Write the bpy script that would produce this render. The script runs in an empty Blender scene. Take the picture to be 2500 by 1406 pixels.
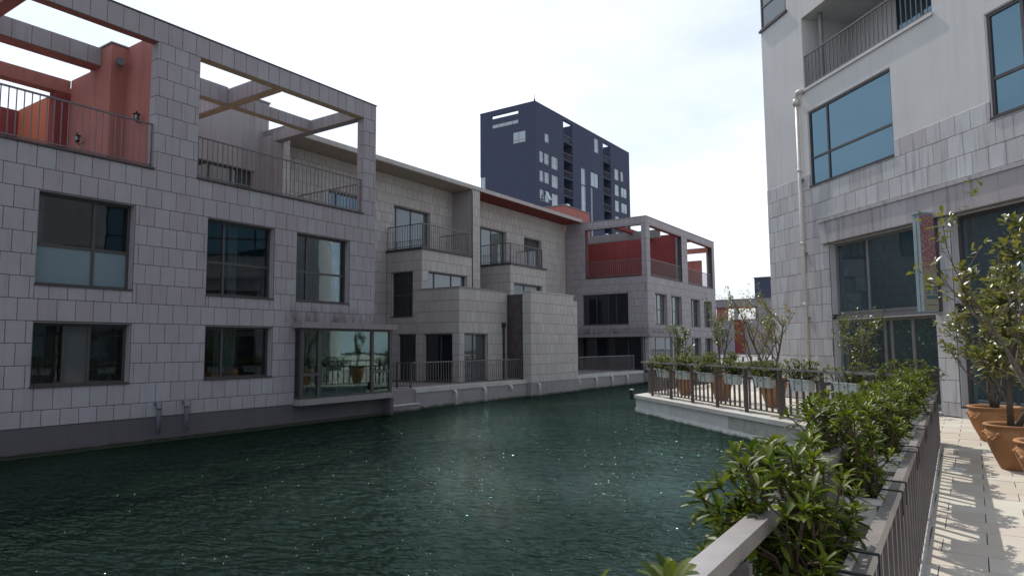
import bpy, math, random
from mathutils import Vector, Matrix
random.seed(7)
R = math.radians
SC = bpy.context.scene
COL = SC.collection

# ------------------------------------------------------------------ camera
def setup_camera():
    yaw, pit, rol = R(33.955), R(4.976), R(-.4354)
    f = Vector((-math.sin(yaw)*math.cos(pit), math.cos(yaw)*math.cos(pit), math.sin(pit)))
    r = Vector((math.cos(yaw), math.sin(yaw), 0)); u = r.cross(f)
    r2 = r*math.cos(rol)+u*math.sin(rol); u2 = -r*math.sin(rol)+u*math.cos(rol)
    m = Matrix((r2, u2, -f)).transposed().to_4x4(); m.translation = Vector((0, 0, 1.6))
    cd = bpy.data.cameras.new('camera'); cd.lens = 24.02; cd.sensor_width = 36
    cd.clip_start = .05; cd.clip_end = 3000
    co = bpy.data.objects.new('camera', cd); COL.objects.link(co); co.matrix_world = m
    SC.camera = co
setup_camera()

# ------------------------------------------------------------------ sky, sun, exposure
SUN_AZ, SUN_EL = 51.0, 52.0          # azimuth in degrees left of +Y
def setup_light():
    w = bpy.data.worlds.new('World'); SC.world = w; w.use_nodes = True
    nt = w.node_tree; nt.nodes.clear()
    out = nt.nodes.new('ShaderNodeOutputWorld'); bg = nt.nodes.new('ShaderNodeBackground')
    sky = nt.nodes.new('ShaderNodeTexSky'); sky.sky_type = 'NISHITA'; sky.sun_disc = False
    sky.sun_elevation = R(SUN_EL); sky.sun_rotation = R(-SUN_AZ)
    sky.air_density = 1.0; sky.dust_density = 2.2; sky.ozone_density = 1.5; sky.altitude = 10
    # thin high cloud, the same over the whole sky
    tc = nt.nodes.new('ShaderNodeTexCoord'); mp = nt.nodes.new('ShaderNodeMapping')
    mp.inputs['Scale'].default_value = (1.2, 1.2, 3.2)
    nz = nt.nodes.new('ShaderNodeTexNoise'); nz.inputs['Scale'].default_value = 1.6; nz.inputs['Detail'].default_value = 7; nz.inputs['Roughness'].default_value = .58
    rp = nt.nodes.new('ShaderNodeValToRGB'); rp.color_ramp.elements[0].position = .36; rp.color_ramp.elements[1].position = .66
    rp.color_ramp.elements[0].color = (.45, .45, .45, 1); rp.color_ramp.elements[1].color = (.92, .92, .92, 1)
    mx = nt.nodes.new('ShaderNodeMix'); mx.data_type = 'RGBA'
    nt.links.new(tc.outputs['Generated'], mp.inputs['Vector']); nt.links.new(mp.outputs['Vector'], nz.inputs['Vector'])
    nt.links.new(nz.outputs['Fac'], rp.inputs['Fac']); nt.links.new(rp.outputs['Color'], mx.inputs['Factor'])
    nt.links.new(sky.outputs['Color'], mx.inputs['A']); mx.inputs['B'].default_value = (9.7, 10.5, 11.9, 1)
    nt.links.new(mx.outputs['Result'], bg.inputs['Color']); bg.inputs['Strength'].default_value = .12
    nt.links.new(bg.outputs['Background'], out.inputs['Surface'])
    ld = bpy.data.lights.new('sun', 'SUN'); ld.energy = 4.6; ld.angle = R(.53); ld.color = (1, .95, .87)
    lo = bpy.data.objects.new('sun', ld); COL.objects.link(lo)
    d = Vector((-math.sin(R(SUN_AZ))*math.cos(R(SUN_EL)), math.cos(R(SUN_AZ))*math.cos(R(SUN_EL)), math.sin(R(SUN_EL))))
    lo.rotation_euler = d.to_track_quat('Z', 'Y').to_euler(); lo.location = d*60
    v = SC.view_settings; v.view_transform = 'Standard'; v.look = 'None'; v.gamma = 1; v.exposure = 0.0; v.use_curve_mapping = False
setup_light()

# ------------------------------------------------------------------ materials
MATS = {}
def newmat(name):
    m = bpy.data.materials.new(name); m.use_nodes = True; nt = m.node_tree
    b = nt.nodes['Principled BSDF']; MATS[name] = m
    return m, nt, b
def node(nt, t, **kw):
    n = nt.nodes.new(t)
    for k, v in kw.items():
        if k in n.inputs: n.inputs[k].default_value = v
        else: setattr(n, k, v)
    return n
def objvec(nt, scale=(1, 1, 1)):
    g = node(nt, 'ShaderNodeNewGeometry'); mp = node(nt, 'ShaderNodeMapping'); mp.inputs['Scale'].default_value = scale
    nt.links.new(g.outputs['Position'], mp.inputs['Vector']); return mp.outputs['Vector'], g
def mixc(nt, fac, a, b, blend='MIX'):
    m = node(nt, 'ShaderNodeMix', data_type='RGBA', blend_type=blend)
    for k, v in (('Factor', fac), ('A', a), ('B', b)):
        if isinstance(v, (int, float)): m.inputs[k].default_value = v
        elif isinstance(v, (tuple, list)): m.inputs[k].default_value = (*v[:3], 1)
        else: nt.links.new(v, m.inputs[k])
    return m.outputs['Result']
def ramp(nt, val, stops):
    r = node(nt, 'ShaderNodeValToRGB'); e = r.color_ramp.elements
    while len(e) < len(stops): e.new(.5)
    for i, (p, c) in enumerate(stops):
        e[i].position = p; e[i].color = (c, c, c, 1) if isinstance(c, (int, float)) else (*c, 1)
    nt.links.new(val, r.inputs['Fac']); return r.outputs['Color']
def noise(nt, vec, scale, detail=4, rough=.55):
    n = node(nt, 'ShaderNodeTexNoise'); n.inputs['Scale'].default_value = scale; n.inputs['Detail'].default_value = detail; n.inputs['Roughness'].default_value = rough
    nt.links.new(vec, n.inputs['Vector']); return n.outputs['Fac']
def bump(nt, b, val, strength, dist=.01):
    n = node(nt, 'ShaderNodeBump'); n.inputs['Strength'].default_value = strength; n.inputs['Distance'].default_value = dist
    nt.links.new(val, n.inputs['Height']); nt.links.new(n.outputs['Normal'], b.inputs['Normal'])
def rnd(nt, g):
    oi = node(nt, 'ShaderNodeObjectInfo'); a = node(nt, 'ShaderNodeMath', operation='ADD'); fr = node(nt, 'ShaderNodeMath', operation='FRACT')
    nt.links.new(oi.outputs['Random'], a.inputs[0]); nt.links.new(g.outputs['Random Per Island'], a.inputs[1]); nt.links.new(a.outputs[0], fr.inputs[0])
    return fr.outputs[0]
def stone(name, col, var=.16, streak=.35, rough=.75, streak_col=(.10, .095, .10), bstr=.25, tide=None, bands=None):
    m, nt, b = newmat(name)
    v, g = objvec(nt); r = rnd(nt, g)
    lo = tuple(c*(1-var) for c in col); hi = tuple(min(1, c*(1+var)) for c in col)
    lo = (lo[0]*1.04, lo[1]*.97, lo[2]*.99); hi = (hi[0]*.97, hi[1]*1.02, hi[2]*1.02)
    c = mixc(nt, r, lo, hi)
    c = mixc(nt, ramp(nt, noise(nt, v, .35, 4, .6), [(.38, 0.), (.68, .30)]), c, tuple(x*.70 for x in col))
    c = mixc(nt, ramp(nt, noise(nt, v, 2.2, 6, .6), [(.3, .0), (.75, .45)]), c, tuple(x*.72 for x in col))
    vs, _ = objvec(nt, (7, 7, .55))
    st = ramp(nt, noise(nt, vs, 1.0, 5, .62), [(.52, 0.), (.8, streak)])
    c = mixc(nt, st, c, streak_col)
    if bands:
        sq = node(nt, 'ShaderNodeSeparateXYZ'); nt.links.new(v, sq.inputs[0]); tot = None
        for (y0, y1, zb, zt) in bands:                          # soot washed down on to the ledge tops
            def rng(o, a, b_):
                q = node(nt, 'ShaderNodeMapRange'); q.inputs['From Min'].default_value = a; q.inputs['From Max'].default_value = b_; nt.links.new(o, q.inputs['Value']); return q.outputs[0]
            def mul(p, q):
                k = node(nt, 'ShaderNodeMath', operation='MULTIPLY'); nt.links.new(p, k.inputs[0]); nt.links.new(q, k.inputs[1]); return k.outputs[0]
            t = mul(mul(rng(sq.outputs['Y'], y0, y0+.3), rng(sq.outputs['Y'], y1, y1-.3)), mul(rng(sq.outputs['Z'], zt, zb), rng(sq.outputs['Z'], zb-.1, zb)))
            if tot is None: tot = t
            else:
                k = node(nt, 'ShaderNodeMath', operation='ADD'); nt.links.new(tot, k.inputs[0]); nt.links.new(t, k.inputs[1]); tot = k.outputs[0]
        va, _ = objvec(nt, (3, 3, 1.2)); k = node(nt, 'ShaderNodeMath', operation='MULTIPLY'); nt.links.new(tot, k.inputs[0]); nt.links.new(ramp(nt, noise(nt, va, 1.3, 5, .65), [(.35, .15), (.65, 1.)]), k.inputs[1])
        c = mixc(nt, k.outputs[0], c, (.055, .05, .052))
    if tide is not None:
        sp = node(nt, 'ShaderNodeSeparateXYZ'); nt.links.new(v, sp.inputs[0])
        ad = node(nt, 'ShaderNodeMath', operation='MULTIPLY_ADD'); ad.inputs[1].default_value = .22; nt.links.new(noise(nt, v, 3.5, 5, .65), ad.inputs[0]); nt.links.new(sp.outputs['Z'], ad.inputs[2])
        mr = node(nt, 'ShaderNodeMapRange'); mr.inputs['From Min'].default_value = tide+.11; mr.inputs['From Max'].default_value = tide+.03; nt.links.new(ad.outputs[0], mr.inputs['Value'])
        c = mixc(nt, mr.outputs[0], c, (.030, .036, .022))
    fine = noise(nt, v, 90, 3, .7)
    c = mixc(nt, ramp(nt, fine, [(.3, 0.), (.8, .22)]), c, tuple(x*.6 for x in col))
    nt.links.new(c, b.inputs['Base Color']); b.inputs['Roughness'].default_value = rough; b.inputs['Specular IOR Level'].default_value = .3
    bump(nt, b, fine, bstr, .006)
    return m
def plain(name, col, rough=.6, metal=0, spec=.4, var=.12, scale=6, bstr=.0):
    m, nt, b = newmat(name); v, g = objvec(nt)
    n = noise(nt, v, scale, 5, .6)
    c = mixc(nt, ramp(nt, n, [(.3, 0.), (.75, 1.)]), tuple(x*(1+var) for x in col), tuple(x*(1-var) for x in col))
    nt.links.new(c, b.inputs['Base Color']); b.inputs['Roughness'].default_value = rough; b.inputs['Metallic'].default_value = metal; b.inputs['Specular IOR Level'].default_value = spec
    if bstr: bump(nt, b, noise(nt, v, scale*12, 4, .65), bstr, .005)
    return m
def plaster(name, col, streak, scol, s2=.3):
    m, nt, b = newmat(name); v, g = objvec(nt)
    c = mixc(nt, ramp(nt, noise(nt, v, .9, 6, .6), [(.35, 0.), (.7, s2)]), col, tuple(x*.78 for x in col))
    vs, _ = objvec(nt, (4.5, 4.5, .28))
    c = mixc(nt, ramp(nt, noise(nt, vs, 1.0, 6, .6), [(.5, 0.), (.8, streak)]), c, scol)
    nt.links.new(c, b.inputs['Base Color']); b.inputs['Roughness'].default_value = .85; b.inputs['Specular IOR Level'].default_value = .2
    bump(nt, b, noise(nt, v, 45, 4, .7), .18, .008)
    return m
stone('stone_tile', (.310, .283, .298), var=.075, streak=.35, streak_col=(.12, .11, .115), bands=((12.3, 16.1, 2.40, 2.95), (38.0, 43.2, 2.42, 3.0)))
stone('stone_tile_warm', (.385, .36, .345), var=.075, streak=.3, streak_col=(.15, .135, .13))
stone('stone_tile_right', (.465, .45, .455), var=.16, streak=.7, bstr=.6, streak_col=(.13, .12, .13))
stone('stone_band', (.37, .345, .35), var=.14, streak=.9, bstr=.6, streak_col=(.07, .065, .075))
stone('concrete', (.235, .215, .215), var=.06, streak=.6, tide=-.44)
stone('plinth_stone', (.095, .085, .092), var=.05, streak=.5, streak_col=(.05, .045, .05), tide=-.43)
stone('coping', (.42, .40, .375), var=.10, streak=.25)
stone('quay_block', (.56, .54, .53), var=.12, streak=.3, bstr=.9, tide=-.48)
stone('paver', (.47, .435, .37), var=.10, streak=.0, bstr=.2)
plain('mortar', (.045, .04, .042), .9, var=.2)
plain('paver_joint', (.30, .28, .255), .9, var=.2)
plain('soffit', (.34, .29, .245), .85, var=.1, scale=2)
plain('soffit_yellow', (.36, .29, .19), .85, var=.15, scale=3)
plaster('plaster_grey', (.30, .275, .275), .6, (.12, .11, .12))
plaster('plaster_light', (.52, .51, .50), .45, (.33, .32, .33), .35)
plaster('plaster_red', (.355, .142, .120), .85, (.17, .075, .07), .45)
plaster('plaster_bounce_lit', (.46, .135, .07), .6, (.30, .09, .055))  # red plaster brightened to orange, bounced light put into the colour
plaster('plaster_crimson', (.215, .048, .048), .7, (.11, .032, .034), .45)
plaster('tower_wall', (.052, .062, .098), .3, (.04, .046, .075))
plain('dark_metal', (.055, .048, .052), .5, .3, .4)
plain('rail_metal', (.12, .11, .115), .45, .4, .5)
plain('handrail_metal', (.235, .215, .21), .40, .3, .5, var=.15, scale=9)
plain('fence_metal', (.125, .105, .102), .42, .35, .5, var=.18, scale=9)
plain('frame_brown', (.06, .052, .052), .45, .2, .5)
plain('frame_grey', (.20, .19, .19), .45, .3, .5)
plain('frame_white', (.62, .63, .64), .5, 0, .4)
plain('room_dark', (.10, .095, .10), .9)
plain('curtain', (.30, .285, .265), .95, var=.06)
plain('curtain_dark', (.17, .125, .11), .95)
plain('pipe_grey', (.11, .11, .135), .45, 0, .5)
plain('pipe_white', (.46, .44, .41), .4, 0, .5, var=.15)
plain('panel_rust', (.075, .06, .065), .6, .3, .3, var=.35, scale=3)
plain('black_metal', (.012, .012, .014), .4, .3, .5)
plain('planter_white', (.45, .445, .42), .45, 0, .4, var=.22, scale=14)
plain('strap_black', (.015, .015, .016), .5)
plain('soil', (.045, .032, .022), .95, var=.5, scale=30, bstr=.6)
plain('bark', (.10, .08, .065), .85, var=.4, scale=25, bstr=.6)
plain('stem_brown', (.055, .032, .022), .75, var=.4, scale=25)
plain('twig_pale', (.22, .20, .18), .8, var=.3, scale=25)
plain('bed', (.03, .035, .025), .95)
plain('sign_grey', (.25, .31, .33), .4, .2, .5, var=.15)
plain('sign_dark', (.06, .055, .06), .5)
plain('ink_teal', (.03, .13, .17), .6)
plain('ink_dark', (.05, .05, .04), .6)
plain('brass', (.12, .09, .05), .4, .6)

def terracotta():
    m, nt, b = newmat('terracotta'); v, g = objvec(nt)
    c = mixc(nt, ramp(nt, noise(nt, v, 4, 6, .65), [(.35, 0.), (.7, 1.)]), (.35, .165, .065), (.22, .098, .04))
    c = mixc(nt, ramp(nt, noise(nt, v, 16, 5, .7), [(.55, 0.), (.8, .45)]), c, (.42, .30, .17))
    nt.links.new(c, b.inputs['Base Color']); b.inputs['Roughness'].default_value = .8
    bump(nt, b, noise(nt, v, 40, 4, .7), .35, .006)
terracotta()
def glass_clear(name, tint=(.80, .86, .86), refl=1.0, base=.06):
    m, nt, b = newmat(name); nt.nodes.remove(b); out = nt.nodes['Material Output']
    t = node(nt, 'ShaderNodeBsdfTransparent'); t.inputs['Color'].default_value = (*tint, 1)
    gl = node(nt, 'ShaderNodeBsdfGlossy'); gl.inputs['Roughness'].default_value = .012; gl.inputs['Color'].default_value = (.9, .95, .95, 1)
    fr = node(nt, 'ShaderNodeFresnel'); fr.inputs['IOR'].default_value = 1.5
    v, g = objvec(nt); bp = node(nt, 'ShaderNodeBump'); bp.inputs['Strength'].default_value = .05; bp.inputs['Distance'].default_value = .02
    nt.links.new(noise(nt, v, 1.8, 2, .5), bp.inputs['Height']); nt.links.new(bp.outputs['Normal'], gl.inputs['Normal'])
    a = node(nt, 'ShaderNodeMath', operation='MULTIPLY_ADD'); a.inputs[1].default_value = refl; a.inputs[2].default_value = base; a.use_clamp = True
    mx = node(nt, 'ShaderNodeMixShader'); nt.links.new(fr.outputs[0], a.inputs[0]); nt.links.new(a.outputs[0], mx.inputs[0])
    nt.links.new(t.outputs[0], mx.inputs[1]); nt.links.new(gl.outputs[0], mx.inputs[2]); nt.links.new(mx.outputs[0], out.inputs['Surface'])
def glass_solid(name, col, fac, gcol=(.8, .9, .95), ior=1.5, rough=.015, wob=.05):
    m, nt, b = newmat(name); nt.nodes.remove(b); out = nt.nodes['Material Output']
    t = node(nt, 'ShaderNodeBsdfDiffuse'); t.inputs['Color'].default_value = (*col, 1)
    gl = node(nt, 'ShaderNodeBsdfGlossy'); gl.inputs['Roughness'].default_value = rough; gl.inputs['Color'].default_value = (*gcol, 1)
    fr = node(nt, 'ShaderNodeFresnel'); fr.inputs['IOR'].default_value = ior
    v, g = objvec(nt); bp = node(nt, 'ShaderNodeBump'); bp.inputs['Strength'].default_value = wob; bp.inputs['Distance'].default_value = .03
    nt.links.new(noise(nt, v, 1.2, 2, .5), bp.inputs['Height']); nt.links.new(bp.outputs['Normal'], gl.inputs['Normal'])
    a = node(nt, 'ShaderNodeMath', operation='ADD'); a.inputs[1].default_value = fac; a.use_clamp = True
    mx = node(nt, 'ShaderNodeMixShader'); nt.links.new(fr.outputs[0], a.inputs[0]); nt.links.new(a.outputs[0], mx.inputs[0])
    nt.links.new(t.outputs[0], mx.inputs[1]); nt.links.new(gl.outputs[0], mx.inputs[2]); nt.links.new(mx.outputs[0], out.inputs['Surface'])
glass_clear('glass_clear', (.60, .67, .70), .75, .02)
glass_clear('glass_bay', (.50, .62, .60), .65, .03)
glass_solid('glass_frosted', (.11, .155, .18), .06, rough=.12)
glass_solid('glass_grey', (.065, .07, .078), .05, rough=.08)
glass_solid('glass_dark', (.012, .013, .018), .03)
glass_solid('glass_mid', (.05, .055, .06), .06, (.75,.8,.82))
glass_solid('glass_pale', (.10, .11, .11), .10, (.7,.76,.78), rough=.03)
glass_solid('glass_blue', (.015, .035, .055), .20, (.40, .63, .75), wob=.10)
glass_solid('glass_shop', (.035, .048, .055), .12, (.6, .8, .85))
glass_solid('glass_tower', (.10, .11, .12), .22, (.75, .84, .88))

def water_mat():
    m, nt, b = newmat('water'); out = nt.nodes['Material Output']; nt.nodes.remove(b)
    df = node(nt, 'ShaderNodeBsdfDiffuse'); df.inputs['Color'].default_value = (.0028, .0068, .0032, 1)
    gl = node(nt, 'ShaderNodeBsdfGlossy'); gl.inputs['Roughness'].default_value = .014; gl.inputs['Color'].default_value = (.60, .86, .82, 1)
    fr = node(nt, 'ShaderNodeFresnel'); fr.inputs['IOR'].default_value = 1.333
    vs, g = objvec(nt, (1, 1, 1))
    mp = node(nt, 'ShaderNodeMapping'); mp.inputs['Rotation'].default_value = (0, 0, R(36)); mp.inputs['Scale'].default_value = (1, 2.6, 1)
    nt.links.new(vs, mp.inputs['Vector']); wv = mp.outputs['Vector']
    n0 = noise(nt, wv, .95, 1, .4); n1 = noise(nt, wv, 2.9, 2, .45); n2 = noise(nt, wv, 8.5, 2, .5); n3 = noise(nt, vs, .16, 3, .5)
    a1 = node(nt, 'ShaderNodeMath', operation='MULTIPLY_ADD'); a1.inputs[1].default_value = .30; nt.links.new(n2, a1.inputs[0]); nt.links.new(n1, a1.inputs[2])
    a0 = node(nt, 'ShaderNodeMath', operation='MULTIPLY_ADD'); a0.inputs[1].default_value = .7; nt.links.new(n0, a0.inputs[0]); nt.links.new(a1.outputs[0], a0.inputs[2])
    amp = ramp(nt, n3, [(.34, .42), (.64, 1.)])                 # calm and ruffled patches
    bp = node(nt, 'ShaderNodeBump'); bp.inputs['Distance'].default_value = .33
    nt.links.new(a0.outputs[0], bp.inputs['Height']); nt.links.new(amp, bp.inputs['Strength'])
    nt.links.new(bp.outputs['Normal'], gl.inputs['Normal']); nt.links.new(bp.outputs['Normal'], fr.inputs['Normal'])
    mx = node(nt, 'ShaderNodeMixShader'); nt.links.new(fr.outputs[0], mx.inputs[0]); nt.links.new(df.outputs[0], mx.inputs[1]); nt.links.new(gl.outputs[0], mx.inputs[2])
    nt.links.new(mx.outputs[0], out.inputs['Surface'])
water_mat()
def leafmat(name, lo, hi, trans=.35, gloss=.35, rough=.38):
    m, nt, b = newmat(name); out = nt.nodes['Material Output']; v, g = objvec(nt); r = rnd(nt, g)
    c = mixc(nt, r, lo, hi)
    nt.links.new(c, b.inputs['Base Color']); b.inputs['Roughness'].default_value = rough; b.inputs['Specular IOR Level'].default_value = gloss
    t = node(nt, 'ShaderNodeBsdfTranslucent')
    c2 = mixc(nt, 1.0, c, (1.5, 1.45, .6), 'MULTIPLY'); nt.links.new(c2, t.inputs['Color'])
    mx = node(nt, 'ShaderNodeMixShader'); mx.inputs[0].default_value = trans
    nt.links.new(b.outputs[0], mx.inputs[1]); nt.links.new(t.outputs[0], mx.inputs[2]); nt.links.new(mx.outputs[0], out.inputs['Surface'])
leafmat('leaf_shrub', (.017, .038, .006), (.100, .125, .012), .42, .26, .42)
leafmat('leaf_tree', (.075, .09, .025), (.16, .155, .045), .32, .6, .32)
leafmat('leaf_sapling', (.055, .085, .02), (.12, .14, .04), .35, .5, .36)
leafmat('leaf_autumn', (.16, .085, .015), (.26, .14, .03), .40, .3, .5)
def sign_print():
    m, nt, b = newmat('sign_print'); v, g = objvec(nt)
    sp = node(nt, 'ShaderNodeSeparateXYZ'); nt.links.new(v, sp.inputs[0])
    mr = node(nt, 'ShaderNodeMapRange'); mr.inputs['From Min'].default_value = 3.05; mr.inputs['From Max'].default_value = 3.45
    nt.links.new(sp.outputs['Z'], mr.inputs['Value'])
    n = noise(nt, v, 22, 5, .7)
    ad = node(nt, 'ShaderNodeMath', operation='MULTIPLY_ADD'); ad.inputs[1].default_value = .15; nt.links.new(mr.outputs[0], ad.inputs[0]); nt.links.new(n, ad.inputs[2])
    f = ramp(nt, ad.outputs[0], [(.60, 0.), (.66, 1.)])
    c = mixc(nt, f, (.25, .24, .175), (.24, .06, .09))
    nt.links.new(c, b.inputs['Base Color']); b.inputs['Roughness'].default_value = .5
sign_print()

# ------------------------------------------------------------------ mesh helpers
OFF = {}                                     # world offset of the thing each object belongs to
def off(o):
    return OFF.get(o.name, Vector((0, 0, 0))) if o else Vector((0, 0, 0))
def link(o, parent=None):
    COL.objects.link(o)
    if parent is not None: o.parent = parent; OFF[o.name] = off(parent)
    return o
def thing(name, label, cat, loc=(0, 0, 0), group=None):
    o = bpy.data.objects.new(name, None); COL.objects.link(o); o.location = loc; o.empty_display_size = .3
    o['label'] = label; o['category'] = cat
    if group: o['group'] = group
    OFF[o.name] = Vector(loc); return o
class MB:
    def __init__(s): s.v = []; s.f = []
    def quadbox(s, c8):
        n = len(s.v); s.v += [tuple(p) for p in c8]
        fs = [(n, n+3, n+2, n+1), (n+4, n+5, n+6, n+7), (n, n+1, n+5, n+4), (n+1, n+2, n+6, n+5), (n+2, n+3, n+7, n+6), (n+3, n, n+4, n+7)]
        a, b, c, d = (Vector(c8[i]) for i in (0, 1, 3, 4))
        s.f += fs if (b-a).cross(c-a).dot(d-a) > 0 else [f[::-1] for f in fs]     # faces always look outward
        return s
    def box(s, x0, x1, y0, y1, z0, z1):
        return s.quadbox([(x0, y0, z0), (x1, y0, z0), (x1, y1, z0), (x0, y1, z0), (x0, y0, z1), (x1, y0, z1), (x1, y1, z1), (x0, y1, z1)])
    def fbox(s, F, u0, u1, n0, n1, z0, z1):
        return s.quadbox([F(u0, n0, z0), F(u1, n0, z0), F(u1, n1, z0), F(u0, n1, z0), F(u0, n0, z1), F(u1, n0, z1), F(u1, n1, z1), F(u0, n1, z1)])
    def bar(s, a, b, w, h=None):                                  # rectangular bar between points
        h = h or w; a = Vector(a); b = Vector(b); d = (b-a).normalized()
        up = Vector((0, 0, 1)) if abs(d.z) < .95 else Vector((1, 0, 0))
        x = d.cross(up).normalized()*w/2; y = x.cross(d).normalized()*h/2
        return s.quadbox([a-x-y, a+x-y, a+x+y, a-x+y, b-x-y, b+x-y, b+x+y, b-x+y])
    def tube(s, pts, rad, n=8, cap=True):
        pts = [Vector(p) for p in pts]; k = len(pts)
        rad = rad if isinstance(rad, (list, tuple)) else [rad]*k
        base = len(s.v); prev = None
        for i, p in enumerate(pts):
            d = (pts[min(i+1, k-1)]-pts[max(i-1, 0)]).normalized()
            if prev is None:
                up = Vector((0, 0, 1)) if abs(d.z) < .9 else Vector((1, 0, 0)); x = d.cross(up).normalized()
            else: x = (prev-d*prev.dot(d)).normalized()
            prev = x; y = d.cross(x)
            for j in range(n):
                a = 2*math.pi*j/n; s.v.append(tuple(p+(x*math.cos(a)+y*math.sin(a))*rad[i]))
        for i in range(k-1):
            for j in range(n):
                q = base+i*n+j; q2 = base+i*n+(j+1) % n; s.f.append((q, q2, q2+n, q+n))
        if cap:
            s.f.append(tuple(base+j for j in reversed(range(n)))); s.f.append(tuple(base+(k-1)*n+j for j in range(n)))
        return s
    def lathe(s, c, prof, n=24):
        base = len(s.v)
        for r, z in prof:
            for j in range(n):
                a = 2*math.pi*j/n; s.v.append((c[0]+r*math.cos(a), c[1]+r*math.sin(a), c[2]+z))
        for i in range(len(prof)-1):
            for j in range(n):
                q = base+i*n+j; q2 = base+i*n+(j+1) % n; s.f.append((q, q2, q2+n, q+n))
        return s
    def build(s, name, mat, parent=None, smooth=False):
        o_ = off(parent)
        me = bpy.data.meshes.new(name)
        me.from_pydata([(p[0]-o_.x, p[1]-o_.y, p[2]-o_.z) for p in s.v] if parent is not None else s.v, [], s.f)
        me.materials.append(MATS[mat] if isinstance(mat, str) else mat)
        if smooth: me.polygons.foreach_set('use_smooth', [True]*len(me.polygons))
        me.update(); o = bpy.data.objects.new(name, me); link(o, parent); return o
def tag(o, label=None, cat=None, group=None, kind=None):
    if label: o['label'] = label
    if cat: o['category'] = cat
    if group: o['group'] = group
    if kind: o['kind'] = kind
    return o
def inst(me, name, parent, loc, rotz=0, scale=(1, 1, 1), matrix=None):
    o = bpy.data.objects.new(name, me); COL.objects.link(o); o.parent = parent
    if matrix is not None:
        m = matrix.copy(); m.translation = m.translation-off(parent); o.matrix_local = m
    else:
        o.location = Vector(loc)-off(parent); o.rotation_euler = (0, 0, rotz); o.scale = scale
    return o
# frames: u along the wall, n outward, z up
def FX(x): return lambda u, n, z: (x+n, u, z)          # wall facing +X, u = y
def FY(y): return lambda u, n, z: (u, y-n, z)          # wall facing -Y, u = x
S2 = math.sqrt(.5)
def FB(b): return lambda u, n, z: ((b-n-u)*S2, (b-n+u)*S2, z)   # wall at 45 degrees, u = t
ROT = {'x': R(90), 'y': 0.0, 'b': R(-45)}

UNIT = {}
def unit_tile(mat):
    if mat not in UNIT:
        m = MB(); e = .018; d = .12
        m.v = [(-.5, .5, -.5), (.5, .5, -.5), (.5, .5, .5), (-.5, .5, .5), (-.5, -.5+d, -.5), (.5, -.5+d, -.5), (.5, -.5+d, .5), (-.5, -.5+d, .5),
               (-.5+e, -.5, -.5+e), (.5-e, -.5, -.5+e), (.5-e, -.5, .5-e), (-.5+e, -.5, .5-e)]
        m.f = [(0, 4, 5, 1)[::-1], (1, 5, 6, 2)[::-1], (2, 6, 7, 3)[::-1], (3, 7, 4, 0)[::-1], (4, 8, 9, 5)[::-1], (5, 9, 10, 6)[::-1], (6, 10, 11, 7)[::-1], (7, 11, 8, 4)[::-1], (8, 11, 10, 9)[::-1]]
        me = bpy.data.meshes.new('tile'); me.from_pydata(m.v, [], m.f); me.materials.append(MATS[mat]); UNIT[mat] = (me, m)
    return UNIT[mat]
def sub_rect(r, holes):
    out = [r]
    for (a0, a1, b0, b1) in holes:
        nx = []
        for (u0, u1, z0, z1) in out:
            if u1 <= a0+1e-4 or u0 >= a1-1e-4 or z1 <= b0+1e-4 or z0 >= b1-1e-4: nx.append((u0, u1, z0, z1)); continue
            if u0 < a0: nx.append((u0, a0, z0, z1))
            if u1 > a1: nx.append((a1, u1, z0, z1))
            m0, m1 = max(u0, a0), min(u1, a1)
            if z0 < b0: nx.append((m0, m1, z0, b0))
            if z1 > b1: nx.append((m0, m1, b1, z1))
        out = nx
    return out
PITCH, C0 = .4575, .39
def courses(z0, z1, pitch=PITCH, c0=C0):
    k = math.ceil((z0-c0)/pitch+1e-3); zs = [z0]
    while c0+k*pitch < z1-.02: zs.append(c0+k*pitch); k += 1
    return zs+[z1]
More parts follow.
